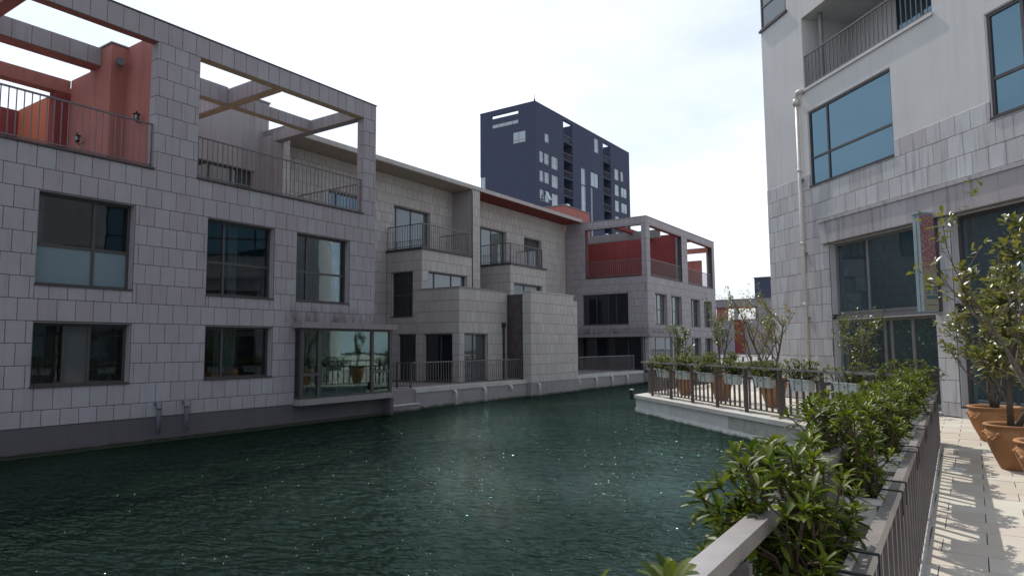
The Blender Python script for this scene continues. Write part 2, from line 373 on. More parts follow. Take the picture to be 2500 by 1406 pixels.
class Tiles:
    """collects stone tiles of one building; the largest in view become objects, the rest one joined part"""
    def __init__(s, root, mat='stone_tile', limit=300): s.root = root; s.mat = mat; s.limit = limit; s.list = []
    def wall(s, F, ax, u0, u1, z0, z1, holes=(), tw=.361, pitch=PITCH, c0=C0, phase=0., gap=.0115, depth=.03, stretch=None, prio=0):
        zs = courses(z0, z1, pitch, c0)
        for i in range(len(zs)-1):
            k = int(round((zs[i]-c0)/pitch)); ph = phase+(tw*.5 if k % 2 else 0)+random.uniform(-.03, .03)
            j0 = math.floor((u0-ph)/tw); us = [u0]
            while ph+(j0+1)*tw < u1-.03:
                if ph+(j0+1)*tw > u0+.03: us.append(ph+(j0+1)*tw)
                j0 += 1
            us.append(u1)
            for a, b in zip(us, us[1:]):
                for (p, q, r, t) in sub_rect((a, b, zs[i], zs[i+1]), holes):
                    if q-p < .03 or t-r < .03: continue
                    s.list.append((F, ax, p+gap/2, q-gap/2, r+gap/2, t-gap/2, depth, prio))
    def flush(s):
        me, um = unit_tile(s.mat)
        def key(t):
            c = Vector(t[0]((t[2]+t[3])/2, 0, (t[4]+t[5])/2)); return ((c-Vector((0, 0, 1.6))).length+t[7])/math.sqrt((t[3]-t[2])*(t[5]-t[4])+.02)
        s.list.sort(key=key); rest = MB()
        for i, (F, ax, p, q, r, t, d, _) in enumerate(s.list):
            jn = random.uniform(-.0018, .0018)
            c = Vector(F((p+q)/2, -d/2+jn, (r+t)/2)); sc = (q-p, d, t-r)
            if i < s.limit: inst(me, 'tile', s.root, c, ROT[ax], sc)
            else:
                M = Matrix.Translation(c) @ Matrix.Rotation(ROT[ax], 4, 'Z') @ Matrix.Diagonal((*sc, 1)); n = len(rest.v)
                rest.v += [tuple(M @ Vector(v)) for v in um.v]; rest.f += [tuple(x+n for x in f) for f in um.f]
        if rest.v: tag(rest.build('tile_field', s.mat, s.root), kind='stuff')
def backing(root, F, u0, u1, z0, z1, holes=(), thick=.28, rec=.018, mat='mortar', name='wall'):
    us = sorted({u0, u1, *[h for H in holes for h in H[:2] if u0 < h < u1]}); zs = sorted({z0, z1, *[h for H in holes for h in H[2:] if z0 < h < z1]})
    m = MB()
    for j in range(len(zs)-1):
        run = None
        for i in range(len(us)):
            solid = False
            if i < len(us)-1:
                cu, cz = (us[i]+us[i+1])/2, (zs[j]+zs[j+1])/2
                solid = not any(H[0] < cu < H[1] and H[2] < cz < H[3] for H in holes)
            if solid and run is None: run = us[i]
            if not solid and run is not None: m.fbox(F, run, us[i], -thick, -rec, zs[j], zs[j+1]); run = None
    return m.build(name, mat, root)
def window(root, F, u0, u1, z0, z1, rec, vm=(), hm=(), fmat='frame_brown', glass='glass_mid', fw=.06, fd=.07, sill=True, sillmat='dark_metal', panes=None, name='window', lining=True, linmat='stone_tile', mw=None):
    """framed window set back by rec; vm/hm = mullions/transoms in metres from the left/bottom"""
    g = .012; a0, a1, b0, b1 = u0+g, u1-g, z0+g, z1-g; m = MB(); mw = mw or fw
    m.fbox(F, a0, a1, -rec-fd, -rec, b0, b0+fw).fbox(F, a0, a1, -rec-fd, -rec, b1-fw, b1)
    m.fbox(F, a0, a0+fw, -rec-fd, -rec, b0+fw, b1-fw).fbox(F, a1-fw, a1, -rec-fd, -rec, b0+fw, b1-fw)
    xs = [a0+fw]+[v for x in vm for v in (u0+x-mw/2, u0+x+mw/2)]+[a1-fw]
    zs = [b0+fw]+[v for z in hm for v in (z0+z-mw/2, z0+z+mw/2)]+[b1-fw]
    for x in vm: m.fbox(F, u0+x-mw/2, u0+x+mw/2, -rec-fd, -rec-.004, b0+fw, b1-fw)
    for z in hm:
        for i in range(0, len(xs), 2): m.fbox(F, xs[i], xs[i+1], -rec-fd, -rec-.007, z0+z-mw/2, z0+z+mw/2)
    w = m.build(name, fmat, root); k = 0
    for i in range(0, len(xs), 2):
        for j in range(0, len(zs), 2):
            gm = glass if panes is None else panes[k % len(panes)]; k += 1
            MB().fbox(F, xs[i], xs[i+1], -rec-fd*.6, -rec-fd*.45, zs[j], zs[j+1]).build('pane', gm, w)
    if sill: MB().fbox(F, u0+.003, u1-.003, -rec-.01, .025, z0-.012, z0+.028).build('sill', sillmat, w)
    if lining:
        t = .02
        MB().fbox(F, u0, u0+t, -rec+.002, -.031, z0+.03, z1-t).fbox(F, u1-t, u1, -rec+.002, -.031, z0+.03, z1-t).fbox(F, u0, u1, -rec+.002, -.031, z1-t, z1).build('reveal', linmat, w)
    return w
def railing(root, a, b, zb, zt, spacing=.135, mat='rail_metal', bw=.018, tr=.022, name='railing', base=True, ends=True):
    a = Vector((*a, 0)); b = Vector((*b, 0)); L = (b-a).length; d = (b-a).normalized(); up = Vector((0, 0, 1))
    m = MB().bar(a+up*zt, b+up*zt, tr*2, tr*1.6)
    if base: m.bar(a+up*(zb+.07), b+up*(zb+.07), .03, .025)
    if ends:
        m.bar(a+up*zb+d*.02, a+up*(zt-.01)+d*.02, .03); m.bar(b+up*zb-d*.02, b+up*(zt-.01)-d*.02, .03)
    r = m.build(name, mat, root); n = max(2, int(L/spacing)); z0 = zb+.075; z1 = zt-tr*.7
    key = ('bal', mat, bw)
    if key not in UNIT:
        q = MB().box(-.5, .5, -.5, .5, 0, 1); me = bpy.data.meshes.new('baluster'); me.from_pydata(q.v, [], q.f); me.materials.append(MATS[mat]); UNIT[key] = me
    for i in range(1, n):
        p = a+d*(L*i/n); inst(UNIT[key], 'baluster', r, (p.x, p.y, z0), math.atan2(d.y, d.x), (bw, bw, z1-z0))
    return r

# ================================================================== THE SETTING
def structure(o): o['kind'] = 'structure'; return o
WZ = -.55
structure(MB().box(-400, 400, -200, 600, -1.6, -1.5).build('ground', 'bed'))
wm = MB(); wm.v = [(-16.6, -30, WZ), (-.2, -30, WZ), (-.2, 13, WZ), (-8.8, 21.6, WZ), (-8.8, 119, WZ), (-16.6, 119, WZ)]; wm.f = [(0, 1, 2, 3, 4, 5)]
structure(wm.build('water', 'water'))
structure(MB().box(-400, -16.62, -200, 600, -1.4, .12).build('bank', 'concrete'))
structure(MB().box(-16.6, 60, 119.5, 600, -1.4, .02).build('far_bank', 'concrete'))
# plaza slab on the right bank (45 degree tip), with laid pavers on top
def fencex(y): return -.310-.01846*y
pl_ = MB()
poly = [(fencex(-30)-.15, -30), (fencex(12.55)-.15, 12.55), (-9.40, 21.40), (-9.40, 119.4), (300, 119.4), (300, -30)]
n = len(poly); pl_.v = [(x, y, -1.4) for x, y in poly]+[(x, y, -.05) for x, y in poly]
pl_.f = [tuple(range(n, 2*n)), tuple(reversed(range(n)))]+[(i, (i+1) % n, n+(i+1) % n, n+i) for i in range(n)]
plaza = structure(pl_.build('pavement', 'paver_joint'))
def in_plaza(x, y):
    if y <= 12.5: return x > fencex(y)+.02
    if y <= 21.2: return x+y > 12.26
    return x > -9.1
def paving():
    um = MB(); e = .004
    um.v = [(-.5, -.5, -.05), (.5, -.5, -.05), (.5, .5, -.05), (-.5, .5, -.05), (-.5+e, -.5+e, 0), (.5-e, -.5+e, 0), (.5-e, .5-e, 0), (-.5+e, .5-e, 0)]
    um.f = [(0, 1, 5, 4), (1, 2, 6, 5), (2, 3, 7, 6), (3, 0, 4, 7), (4, 5, 6, 7)]
    me = bpy.data.meshes.new('paver'); me.from_pydata(um.v, [], um.f); me.materials.append(MATS['paver'])
    L = []
    w, h = .60, .40
    for j in range(int(0/h), int(46/h)):
        for i in range(-18, 30):
            x = (i+(.5 if j % 2 else 0))*w; y = 2.0+j*h
            x0, x1 = x, x+w
            if x1 > 9 or x+y > 17.9: continue
            # clip the left end at the edge of the paved area
            if not in_plaza(x1-.02, y) or not in_plaza(x1-.02, y+h): continue
            while not (in_plaza(x0, y) and in_plaza(x0, y+h)) and x0 < x1-.06: x0 += .03
            if x1-x0 < .08: continue
            L.append(((x0+x1)/2, y+h/2, x1-x0, h))
    L.sort(key=lambda t: t[0]**2+t[1]**2+(40 if t[1] < 5 else 0)); rest = MB()
    for k, (x, y, a, b) in enumerate(L):
        z = random.uniform(-.0015, .0015)
        if k < 300: inst(me, 'paver', plaza, (x, y, z), 0, (a-.004, b-.004, 1))
        else:
            n = len(rest.v); rest.v += [(x+v[0]*(a-.006), y+v[1]*(b-.006), z+v[2]) for v in um.v]; rest.f += [tuple(q+n for q in f) for f in um.f]
    tag(rest.build('paver_field', 'paver', plaza), kind='stuff')
    # paving out of the picture's reach
    MB().box(-9.1, 300, 46.2, 119, -.05, -.002).build('paver_field', 'paver', plaza)['kind'] = 'stuff'
    m = MB(); m.v = [(17.9+30, -30, -.004), (300, -30, -.004), (300, 46, -.004), (17.9-46, 46, -.004)]
    m.v = [(9.0, -30, -.006), (300, -30, -.006), (300, 46, -.006), (9.0, 46, -.006)]; m.f = [(0, 1, 2, 3)]
    m.build('paver_field', 'paver', plaza)['kind'] = 'stuff'
paving()

# ------------------------------------------------------------------ quay wall of the plaza
def quay_wall():
    q = thing('quay_wall', 'pale stone quay wall with coping around the paved quay with the planters', 'wall', (-6, 18, 0))
    a = Vector((-.72, 12.62)); b = Vector((-9.47, 21.35)); ang = math.atan2(b.y-a.y, b.x-a.x); L = (b-a).length
    um = MB().box(-.5, .5, -.5, .5, -.5, .5)
    mesh = {}
    for nm, mt in (('coping_stone', 'coping'), ('stone_block', 'quay_block')):
        me = bpy.data.meshes.new(nm); me.from_pydata(um.v, [], um.f); me.materials.append(MATS[mt]); mesh[nm] = me
    def run(p, d, L, nrm, first):
        rz = math.atan2(d.y, d.x); s = 0; k = 0
        while s < L-.02:
            l = min(1.18 if k else first, L-s); c = p+d*(s+l/2)+nrm*(-.21)
            inst(mesh['coping_stone'], 'coping_stone', q, (c.x, c.y, -.045+random.uniform(-.001, .001)), rz, (l-.006, .50, .10)); s += l; k += 1
        s = 0; k = 0
        while s < L-.02:
            l = min(.92 if k else first*.6, L-s); c = p+d*(s+l/2)+nrm*(-.17+random.uniform(-.002, .002))
            inst(mesh['stone_block'], 'stone_block', q, (c.x, c.y, -.265), rz, (l-.012, .28, .325)); s += l; k += 1
    d = (b-a).normalized(); nr = Vector((-d.y, d.x)); nr = nr if nr.x < 0 else -nr
    run(a, d, L, nr, .8)
    MB().bar((*(a-nr*.14), -.75), (*(b-nr*.14), -.75), .30, .645).build('footing', 'quay_block', q)
    run(Vector((-9.47, 21.36)), Vector((0, 1)), 24.5, Vector((-1, 0)), 1.0)
    MB().box(-9.43, -9.2, 21.4, 119, -1.1, -.43).build('footing', 'quay_block', q)
    run(Vector((fencex(-4)-.42, -4)), Vector((-.01846, 1)).normalized(), 16.55, Vector((-1, 0)), 1.0)
    MB().box(-.60, -.45, -30, 12.6, -1.1, -.43).build('footing', 'quay_block', q)
    # white elbow drain on the wall
    e = Vector((-2.80, 14.55, -.30)); o = Vector((-S2, -S2, 0))
    m = MB(); pts = [e-o*.12+Vector((0, 0, .0)), e+o*.05]+[e+o*(.05+.09*math.sin(t))+Vector((0, 0, -.09*(1-math.cos(t)))) for t in (.4, .8, 1.2, 1.57)]+[e+o*.14+Vector((0, 0, -.32))]
    m.tube(pts, .065, 12).tube([pts[-2]+Vector((0, 0, -.02)), pts[-2]+Vector((0, 0, -.08))], .073, 12)
    m.build('drain_pipe', 'pipe_white', q, True)
quay_wall()
def corner_lamp():
    t = thing('quay_lamp', 'small black lamp on the tip of the stone quay wall', 'lamp', (-9.60, 21.38, -.1))
    MB().tube([(-9.60, 21.38, -.16), (-9.60, 21.38, .16)], .06, 12).build('housing', 'black_metal', t)
    MB().tube([(-9.60, 21.38, .16), (-9.60, 21.38, .185)], .066, 12).build('cap', 'frame_white', t)
    MB().box(-9.56, -9.44, 21.35, 21.41, -.10, -.04).build('bracket', 'black_metal', t)
corner_lamp()

# ================================================================== LEFT HOUSE (A)
def house_left():
    h = thing('house', 'grey stone-clad house on the left with rooftop frame and bay window', 'house', (-18, 9, 0))
    F = FX(-16.0); T = Tiles(h, 'stone_tile', 300)
    win = [(6.13, 8.12, 2.97, 4.965), (9.93, 11.95, 2.97, 4.965), (12.70, 14.72, 2.97, 4.965), (6.14, 8.13, .855, 2.21), (9.95, 11.95, .85, 2.21)]
    bayh = (12.72, 15.70, .20, 2.20)
    T.wall(F, 'x', .5, 15.80, .05, 5.885, win+[bayh], phase=.08)
    backing(h, F, .5, 15.78, .05, 5.87, win+[bayh])
    MB().box(-16.30, -16.015, .5, 15.79, -1.2, .046).build('plinth', 'plinth_stone', h)
    MB().box(-16.2, -15.985, .5, 12.9, -.47, -.40).box(-16.2, -15.985, 12.9, 15.79, -.46, -.39).build('plinth_ledge', 'plinth_stone', h)
    # body: floors, back and end walls keep the rooms dark
    MB().box(-21.69, -16.29, .5, 15.75, 5.58, 5.84).build('terrace_floor', 'concrete', h)
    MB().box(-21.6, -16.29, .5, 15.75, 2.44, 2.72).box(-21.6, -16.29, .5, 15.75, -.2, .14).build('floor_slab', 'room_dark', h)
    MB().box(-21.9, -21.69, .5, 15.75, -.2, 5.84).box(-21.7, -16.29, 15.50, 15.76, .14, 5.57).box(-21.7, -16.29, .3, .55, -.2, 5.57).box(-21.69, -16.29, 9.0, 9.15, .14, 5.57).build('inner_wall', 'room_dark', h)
    # rooftop frame
    for y0, y1 in ((8.50, 9.60), (15.25, 15.80)):
        T.wall(F, 'x', y0, y1, 5.885, 9.05, phase=.08+y0); backing(h, F, y0+.012, y1-.012, 5.87, 9.05, name='pier')
        G = FY(y0); T.wall(G, 'y', -16.30, -16.004, 5.885, 9.05, tw=.5, phase=.2)
    T.wall(F, 'x', .5, 15.80, 9.05, 9.585, tw=.36, phase=.1, pitch=2, c0=9.05)
    MB().box(-16.28, -16.02, .5, 15.79, 9.06, 9.58).build('beam', 'concrete', h)
    MB().box(-16.29, -15.985, .5, 15.815, 9.586, 9.615).build('coping', 'dark_metal', h)
    MB().box(-16.275, -16.035, .5, 8.49, 9.045, 9.058).build('soffit', 'plaster_red', h)
    MB().box(-16.275, -16.035, 9.61, 15.24, 9.045, 9.058).build('soffit', 'soffit_yellow', h)
    # second beam and cross beams
    F2 = FX(-18.47)
    T.wall(F2, 'x', .5, 8.34, 8.98, 9.46, tw=.42, pitch=2, c0=8.98); MB().box(-18.95, -18.49, .5, 8.34, 8.985, 9.455).build('beam', 'concrete', h)
    MB().box(-18.94, -18.50, .5, 8.33, 8.965, 8.982).build('soffit', 'plaster_red', h)
    T.wall(F2, 'x', 9.62, 11.99, 9.05, 9.585, tw=.30, pitch=2, c0=9.05, prio=6); T.wall(F2, 'x', 12.30, 15.14, 9.05, 9.42, tw=.30, pitch=2, c0=9.05, prio=6)
    MB().box(-18.74, -18.49, 9.62, 11.99, 9.055, 9.58).box(-18.74, -18.49, 12.30, 15.14, 9.055, 9.415).build('beam', 'concrete', h)
    MB().box(-18.73, -18.50, 9.62, 15.13, 9.035, 9.052).build('soffit', 'soffit_yellow', h)
    T.wall(FY(11.99), 'y', -21.68, -16.29, 9.05, 9.53, tw=.24, pitch=2, c0=9.05, prio=6)
    MB().box(-21.68, -16.29, 12.012, 12.28, 9.056, 9.525).build('beam', 'concrete', h); MB().box(-21.68, -16.295, 12.015, 12.275, 9.036, 9.054).build('soffit', 'soffit_yellow', h)
    MB().box(-20.5, -16.31, 15.15, 15.46, 9.05, 9.42).build('beam', 'plaster_grey', h)
    MB().box(-18.6, -16.29, 5.55, 5.83, 9.04, 9.40).build('beam', 'plaster_red', h)
    MB().box(-20.5, -20.15, .5, 8.34, 8.60, 8.96).build('beam', 'plaster_red', h)
    # red party wall with a projecting flue box
    MB().box(-17.97, -16.30, 8.75, 8.95, 5.85, 9.5).build('party_wall', 'plaster_red', h)
    fl = MB().box(-19.06, -17.95, 8.34, 8.93, 5.85, 9.46).build('flue_box', 'plaster_red', h)
    MB().box(-19.09, -17.92, 8.31, 8.96, 9.462, 9.50).build('flue_coping', 'concrete', fl)
    MB().box(-20.14, -19.06, 8.35, 8.92, 5.85, 8.97).build('party_wall', 'plaster_red', h)
    MB().box(-20.5, -20.145, 7.98, 8.92, 5.85, 8.60).build('party_wall', 'plaster_crimson', h)
    MB().box(-23.65, -20.505, 8.40, 8.65, 5.85, 8.88).build('party_wall', 'plaster_bounce_lit', h)  # shaded rear stretch, its bounce glow painted as orange
    MB().box(-23.95, -23.655, .5, 8.65, 5.85, 8.86).build('party_wall', 'plaster_crimson', h)
    # back of the second terrace
    Fb = FX(-21.7); bw = (13.0, 15.25, 6.3, 8.15)
    backing(h, Fb, 11.8, 15.82, 5.85, 10.85, [bw], .3, 0., 'plaster_grey'); MB().box(-22.0, -21.66, 11.8, 15.85, 10.852, 10.92).build('coping', 'concrete', h)
    MB().box(-26, -22.0, 11.8, 15.8, 5.85, 10.6).build('roof_block', 'plaster_grey', h)
    window(h, Fb, *bw, .16, (.55, 1.4), (1.2,), 'frame_brown', 'glass_mid', linmat='plaster_grey')
    # railings and their dark ledges
    for y0, y1 in ((.6, 8.48), (9.63, 15.22)):
        MB().box(-16.20, -15.965, y0-.02, y1+.03, 5.887, 5.935).build('ledge', 'dark_metal', h)
        railing(h, (-16.09, y0), (-16.09, y1), 5.935, 7.0, .14)
    railing(h, (-16.3, 15.33), (-19.3, 15.33), 5.85, 6.92, .14)
    # windows with rooms behind them
    window(h, F, *win[0], .19, (1.19,), (.87,), panes=['glass_frosted', 'glass_clear'])
    window(h, F, *win[1], .19, (.59,), (.88,), glass='glass_clear'); window(h, F, *win[2], .19, (.52,), (.88,), glass='glass_clear')
    window(h, F, *win[3], .19, (.68, 1.18), (), panes=['glass_clear', 'glass_grey', 'glass_clear'])
    window(h, F, *win[4], .19, (.59,), (), glass='glass_clear')
    def curtain(y0, y1, z0, z1, x, mat):
        m = MB(); k = int((y1-y0)/.025); n0 = len(m.v)
        for i in range(k+1):
            y = y0+(y1-y0)*i/k; dx = .03*math.sin(y*46)+.012*math.sin(y*17)
            m.v += [(x+dx, y, z0), (x+dx*.7, y, z1)]
        m.f = [(2*i, 2*i+2, 2*i+3, 2*i+1) for i in range(k)]; m.build('curtain', mat, h, True)
    for a in ((6.2, 6.45, 2.75, 5.3, -16.6, 'curtain'), (10.9, 11.15, 2.75, 5.3, -16.55, 'curtain'), (12.7, 13.0, 2.75, 5.3, -16.6, 'curtain'), (13.6, 14.7, 2.75, 5.3, -17.4, 'curtain'),
              (6.1, 6.85, .2, 2.4, -16.55, 'curtain_dark'), (7.3, 8.1, .2, 2.4, -16.55, 'curtain_dark'), (10.55, 11.0, .2, 2.4, -16.6, 'curtain'), (11.0, 11.2, .2, 2.4, -16.6, 'curtain'),
              (12.95, 13.35, .2, 2.3, -16.25, 'curtain'), (13.5, 14.0, .2, 2.3, -16.3, 'curtain'), (14.5, 15.4, .2, 2.3, -16.35, 'curtain'), (15.55, 16.2, .2, 2.3, -16.4, 'curtain')): curtain(*a)
    # bay window
    bay = thing_part(h, 'bay_window')
    MB().box(-17.4, -15.69, 15.82, 16.39, .02, .19).box(-16.02, -15.69, 12.66, 15.82, .02, .19).build('floor_slab', 'concrete', bay)
    top = MB().box(-17.4, -15.57, 15.82, 16.42, 2.2, 2.375).box(-16.01, -15.57, 12.58, 15.82, 2.2, 2.375).build('canopy', 'concrete', bay)
    m = MB(); xa, xb_ = -15.80, -15.72
    for a, b in ((12.69, 12.79), (13.30, 13.41), (15.42, 15.52), (16.22, 16.34)): m.box(xa, xb_, a, b, .19, 2.2)
    for a, b in ((12.79, 13.30), (13.41, 15.42), (15.52, 16.22)): m.box(xa, xb_, a, b, .19, .25).box(xa, xb_, a, b, 2.13, 2.2)
    for a, b in ((12.79, 13.30), (15.52, 16.22)): m.box(xa, xb_, a, b, .84, .92)
    m.box(-16.04, -15.80, 12.70, 12.74, .19, .25).box(-16.04, -15.80, 12.70, 12.74, 2.13, 2.2).box(-16.05, -15.98, 12.70, 12.76, .19, 2.2)
    m.box(-17.3, -15.80, 16.28, 16.34, .19, .25).box(-17.3, -15.80, 16.28, 16.34, 2.13, 2.2).box(-17.35, -17.25, 15.85, 16.34, .19, 2.2)
    m.build('frame', 'frame_brown', bay)
    for y0, y1, z0, z1 in ((12.79, 13.30, .25, .84), (12.79, 13.30, .92, 2.13), (13.41, 15.42, .25, 2.13), (15.52, 16.22, .25, .84), (15.52, 16.22, .92, 2.13)):
        MB().box(-15.765, -15.755, y0, y1, z0, z1).build('pane', 'glass_bay', bay)
    MB().box(-15.98, -15.80, 12.715, 12.725, .25, 2.13).build('pane', 'glass_dark', bay)
    MB().box(-17.25, -15.80, 16.305, 16.315, .25, 2.13).build('pane', 'glass_bay', bay)
    MB().box(-16.3, -15.71, 16.28, 16.395, -1.1, .018).box(-16.35, -16.02, 15.79, 16.28, -1.1, .015).build('footing', 'plinth_stone', bay)
    # outlet pipes
    for y in (8.76, 9.44):
        e = (-15.99, y, .36)
        MB().tube([(-16.05, y, .36), (-15.94, y, .365), (-15.88, y, .34), (-15.86, y, .27), (-15.86, y, -.34)], .052, 10).tube([(-15.86, y, .30), (-15.86, y, .22)], .062, 10).build('drain_pipe', 'pipe_grey', h, True)
    # lanterns and a floodlight
    def lantern(x, y, z):
        l = thing_part(h, 'wall_lantern')
        MB().lathe((x, y, z), [(.0, .16), (.02, .15), (.025, .11), (.085, .08), (.09, .065), (.0, .065)], 8).build('cap', 'black_metal', l)
        MB().lathe((x, y, z), [(.0, -.10), (.05, -.09), (.075, -.06), (.0, -.06)], 8).build('base', 'black_metal', l)
        m = MB()
        for k in range(4):
            a = k*math.pi/2+.4; m.bar((x+.07*math.cos(a), y+.07*math.sin(a), z-.06), (x+.07*math.cos(a), y+.07*math.sin(a), z+.07), .012)
        m.tube([(x, y, z-.10), (x, y+.05, z-.15), (x, y+.12, z-.10), (x, y+.17, z-.06)], .012, 6); m.build('cage', 'black_metal', l)
        MB().tube([(x, y, z-.05), (x, y, z+.05)], .045, 10).build('glass', 'glass_pale', l)
    lantern(-17.10, 8.60, 7.42); lantern(-19.25, 8.18, 7.15)
    m = MB().tube([(-17.95, 8.55, 9.05), (-17.80, 8.55, 9.03)], .03, 8).tube([(-17.86, 8.52, 9.00), (-17.72, 8.46, 8.97)], .10, 12); m.build('floodlight', 'pipe_grey', h)
    T.flush()
def thing_part(root, name):
    o = bpy.data.objects.new(name, None); o.empty_display_size = .2; link(o, root); return o
house_left()

# ================================================================== MIDDLE HOUSE (M)
def house_middle():
    h = thing('house', 'recessed middle house with balconies, deep eaves and a red soffit behind the canal terrace', 'house', (-20, 27, 0))
    XM = -21.7; F = FX(XM); T = Tiles(h, 'stone_tile_warm', 300)
    hol = [(18.75, 20.75, 6.05, 8.15), (22.60, 25.12, 6.0, 8.15), (29.20, 31.70, 6.0, 8.12), (33.55, 35.50, 6.2, 8.10), (16.6, 18.9, .25, 2.21), (33.6, 35.6, .3, 2.2), (33.6, 35.6, 3.0, 4.9)]
    solid = [(22.15, 25.71, 0, 5.88), (26.85, 27.49, 0, 9.5), (29.03, 32.55, 0, 5.88)]
    T.wall(F, 'x', 15.83, 38.47, .2, 9.5, hol+solid, prio=0)
    backing(h, F, 15.83, 38.45, .14, 9.5, hol)
    for H, vm, g in ((hol[0], (.6,), 'glass_blue'), (hol[1], (.35, 1.35), 'glass_pale'), (hol[2], (.35, 1.3), 'glass_pale'), (hol[3], (.7,), 'glass_mid'), (hol[4], (1.1,), 'glass_dark'), (hol[5], (), 'glass_dark'), (hol[6], (), 'glass_dark')):
        window(h, F, *H, .20, vm, (), 'frame_brown', g, linmat='stone_tile_warm')
    # roof and eaves
    MB().box(-30, -20.42, 15.55, 38.42, 9.52, 9.72).build('roof', 'concrete', h)
    T.wall(FX(-20.40), 'x', 15.55, 38.42, 9.515, 9.725, tw=.45, pitch=2, c0=9.51, depth=.02, prio=10)
    MB().box(-21.69, -20.43, 15.84, 26.84, 9.502, 9.516).build('soffit', 'soffit', h)
    MB().box(-21.69, -20.43, 27.50, 38.42, 9.502, 9.516).build('soffit', 'plaster_crimson', h)
    MB().box(-30, -29.8, 15.6, 38.4, 0, 9.5).build('back_wall', 'plaster_grey', h)
    # fins
    for y0, y1, zb in ((15.53, 15.83, 5.86), (26.85, 27.49, .16)):
        MB().box(XM-.01, -20.452, y0, y1-.004, zb, 9.50).build('fin', 'plaster_grey', h)
        T.wall(FX(-20.43), 'x', y0+.002, y1, zb, 9.5, tw=.34, phase=y0, prio=0)
    MB().tube([(-20.40, 26.80, 4.0), (-20.40, 26.80, 9.4)], .025, 6).build('drain_pipe', 'black_metal', h)
    # bay volume 1 with its lower projecting part
    G = FY(22.15)
    door = (-21.42, -20.13, 2.97, 4.96); op1 = (-21.0, -19.94, .2, 2.21); op2 = (-19.49, -17.92, .2, 2.21)
    T.wall(G, 'y', XM+.003, -17.553, .2, 4.11, [door, op1, op2]); T.wall(G, 'y', XM+.003, -19.603, 4.11, 5.885, [door])
    backing(h, G, XM, -17.575, .14, 4.10, [door, op1, op2], .2); backing(h, G, XM, -19.625, 4.10, 5.87, [door], .2)
    window(h, G, *door, .14, (.9,), (.95,), 'frame_brown', 'glass_dark', linmat='stone_tile_warm')
    window(h, G, *op1, .14, (), (), 'frame_brown', 'glass_dark', linmat='stone_tile_warm', sill=False, name='door'); window(h, G, *op2, .14, (.85,), (), 'frame_brown', 'glass_dark', linmat='stone_tile_warm', sill=False, name='door')
    H1 = FX(-19.6); w1 = (22.60, 25.33, 4.16, 4.96)
    T.wall(H1, 'x', 22.153, 25.71, 4.11, 5.885, [w1]); backing(h, H1, 22.17, 25.69, 4.1, 5.87, [w1], .2)
    window(h, H1, *w1, .16, (.55, 1.75), (), 'frame_brown', 'glass_pale', linmat='stone_tile_warm')
    H2 = FX(-17.55); w2 = (22.50, 24.16, .2, 2.21)
    T.wall(H2, 'x', 22.153, 25.64, .2, 4.11, [w2]); backing(h, H2, 22.17, 25.62, .14, 4.10, [w2], .2)
    window(h, H2, *w2, .16, (.8,), (), 'frame_brown', 'glass_mid', linmat='stone_tile_warm', sill=False, name='door')
    MB().box(XM, -17.6, 25.5, 25.69, .14, 4.1).box(XM, -19.65, 25.5, 25.7, 4.1, 5.86).build('side_wall', 'plaster_grey', h)
    MB().box(-19.6, -17.53, 22.13, 25.66, 4.112, 4.15).build('coping', 'concrete', h)
    MB().box(XM+.02, -19.53, 22.08, 25.76, 5.887, 5.975).build('ledge', 'dark_metal', h)
    railing(h, (XM+.04, 22.17), (-19.58, 22.17), 5.975, 7.0, .14); railing(h, (-19.58, 22.19), (-19.58, 25.45), 5.975, 7.0, .14); railing(h, (-19.60, 25.46), (XM+.3, 25.46), 5.975, 7.0, .14)
    MB().tube([(-17.50, 25.30, .2), (-17.50, 25.30, 2.55)], .05, 8).tube([(-17.50, 25.30, 2.5), (-17.50, 25.30, 2.56), (-17.50, 25.30, 2.62), (-17.50, 25.30, 2.72)], [.06, .11, .12, .10], 10).build('downpipe', 'black_metal', h)
    # bay volume 2
    G = FY(29.03)
    T.wall(G, 'y', XM+.003, -19.653, .2, 5.885); backing(h, G, XM, -19.675, .14, 5.87, (), .2)
    H3 = FX(-19.65); w3 = (29.39, 32.17, 2.97, 4.94)
    T.wall(H3, 'x', 29.033, 32.55, .2, 5.885, [w3]); backing(h, H3, 29.05, 32.53, .14, 5.87, [w3], .2)
    window(h, H3, *w3, .16, (1.2,), (), 'frame_brown', 'glass_mid', linmat='stone_tile_warm')
    MB().box(XM, -19.7, 32.3, 32.54, .14, 5.86).build('side_wall', 'plaster_grey', h)
    MB().box(XM+.02, -19.58, 28.96, 32.63, 5.887, 5.975).build('ledge', 'dark_metal', h)
    railing(h, (XM+.04, 29.05), (-19.65, 29.05), 5.975, 7.0, .14); railing(h, (-19.65, 29.07), (-19.65, 32.22), 5.975, 7.0, .14); railing(h, (-19.67, 32.24), (XM+.3, 32.24), 5.975, 7.0, .14)
    # red penthouse
    p = MB().box(-26.5, -23.0, 40.68, 44.45, 9.5, 11.36).build('penthouse', 'plaster_red', h); MB().box(-26.55, -22.95, 40.63, 44.50, 11.362, 11.42).build('coping', 'concrete', p)
    T.flush()
house_middle()

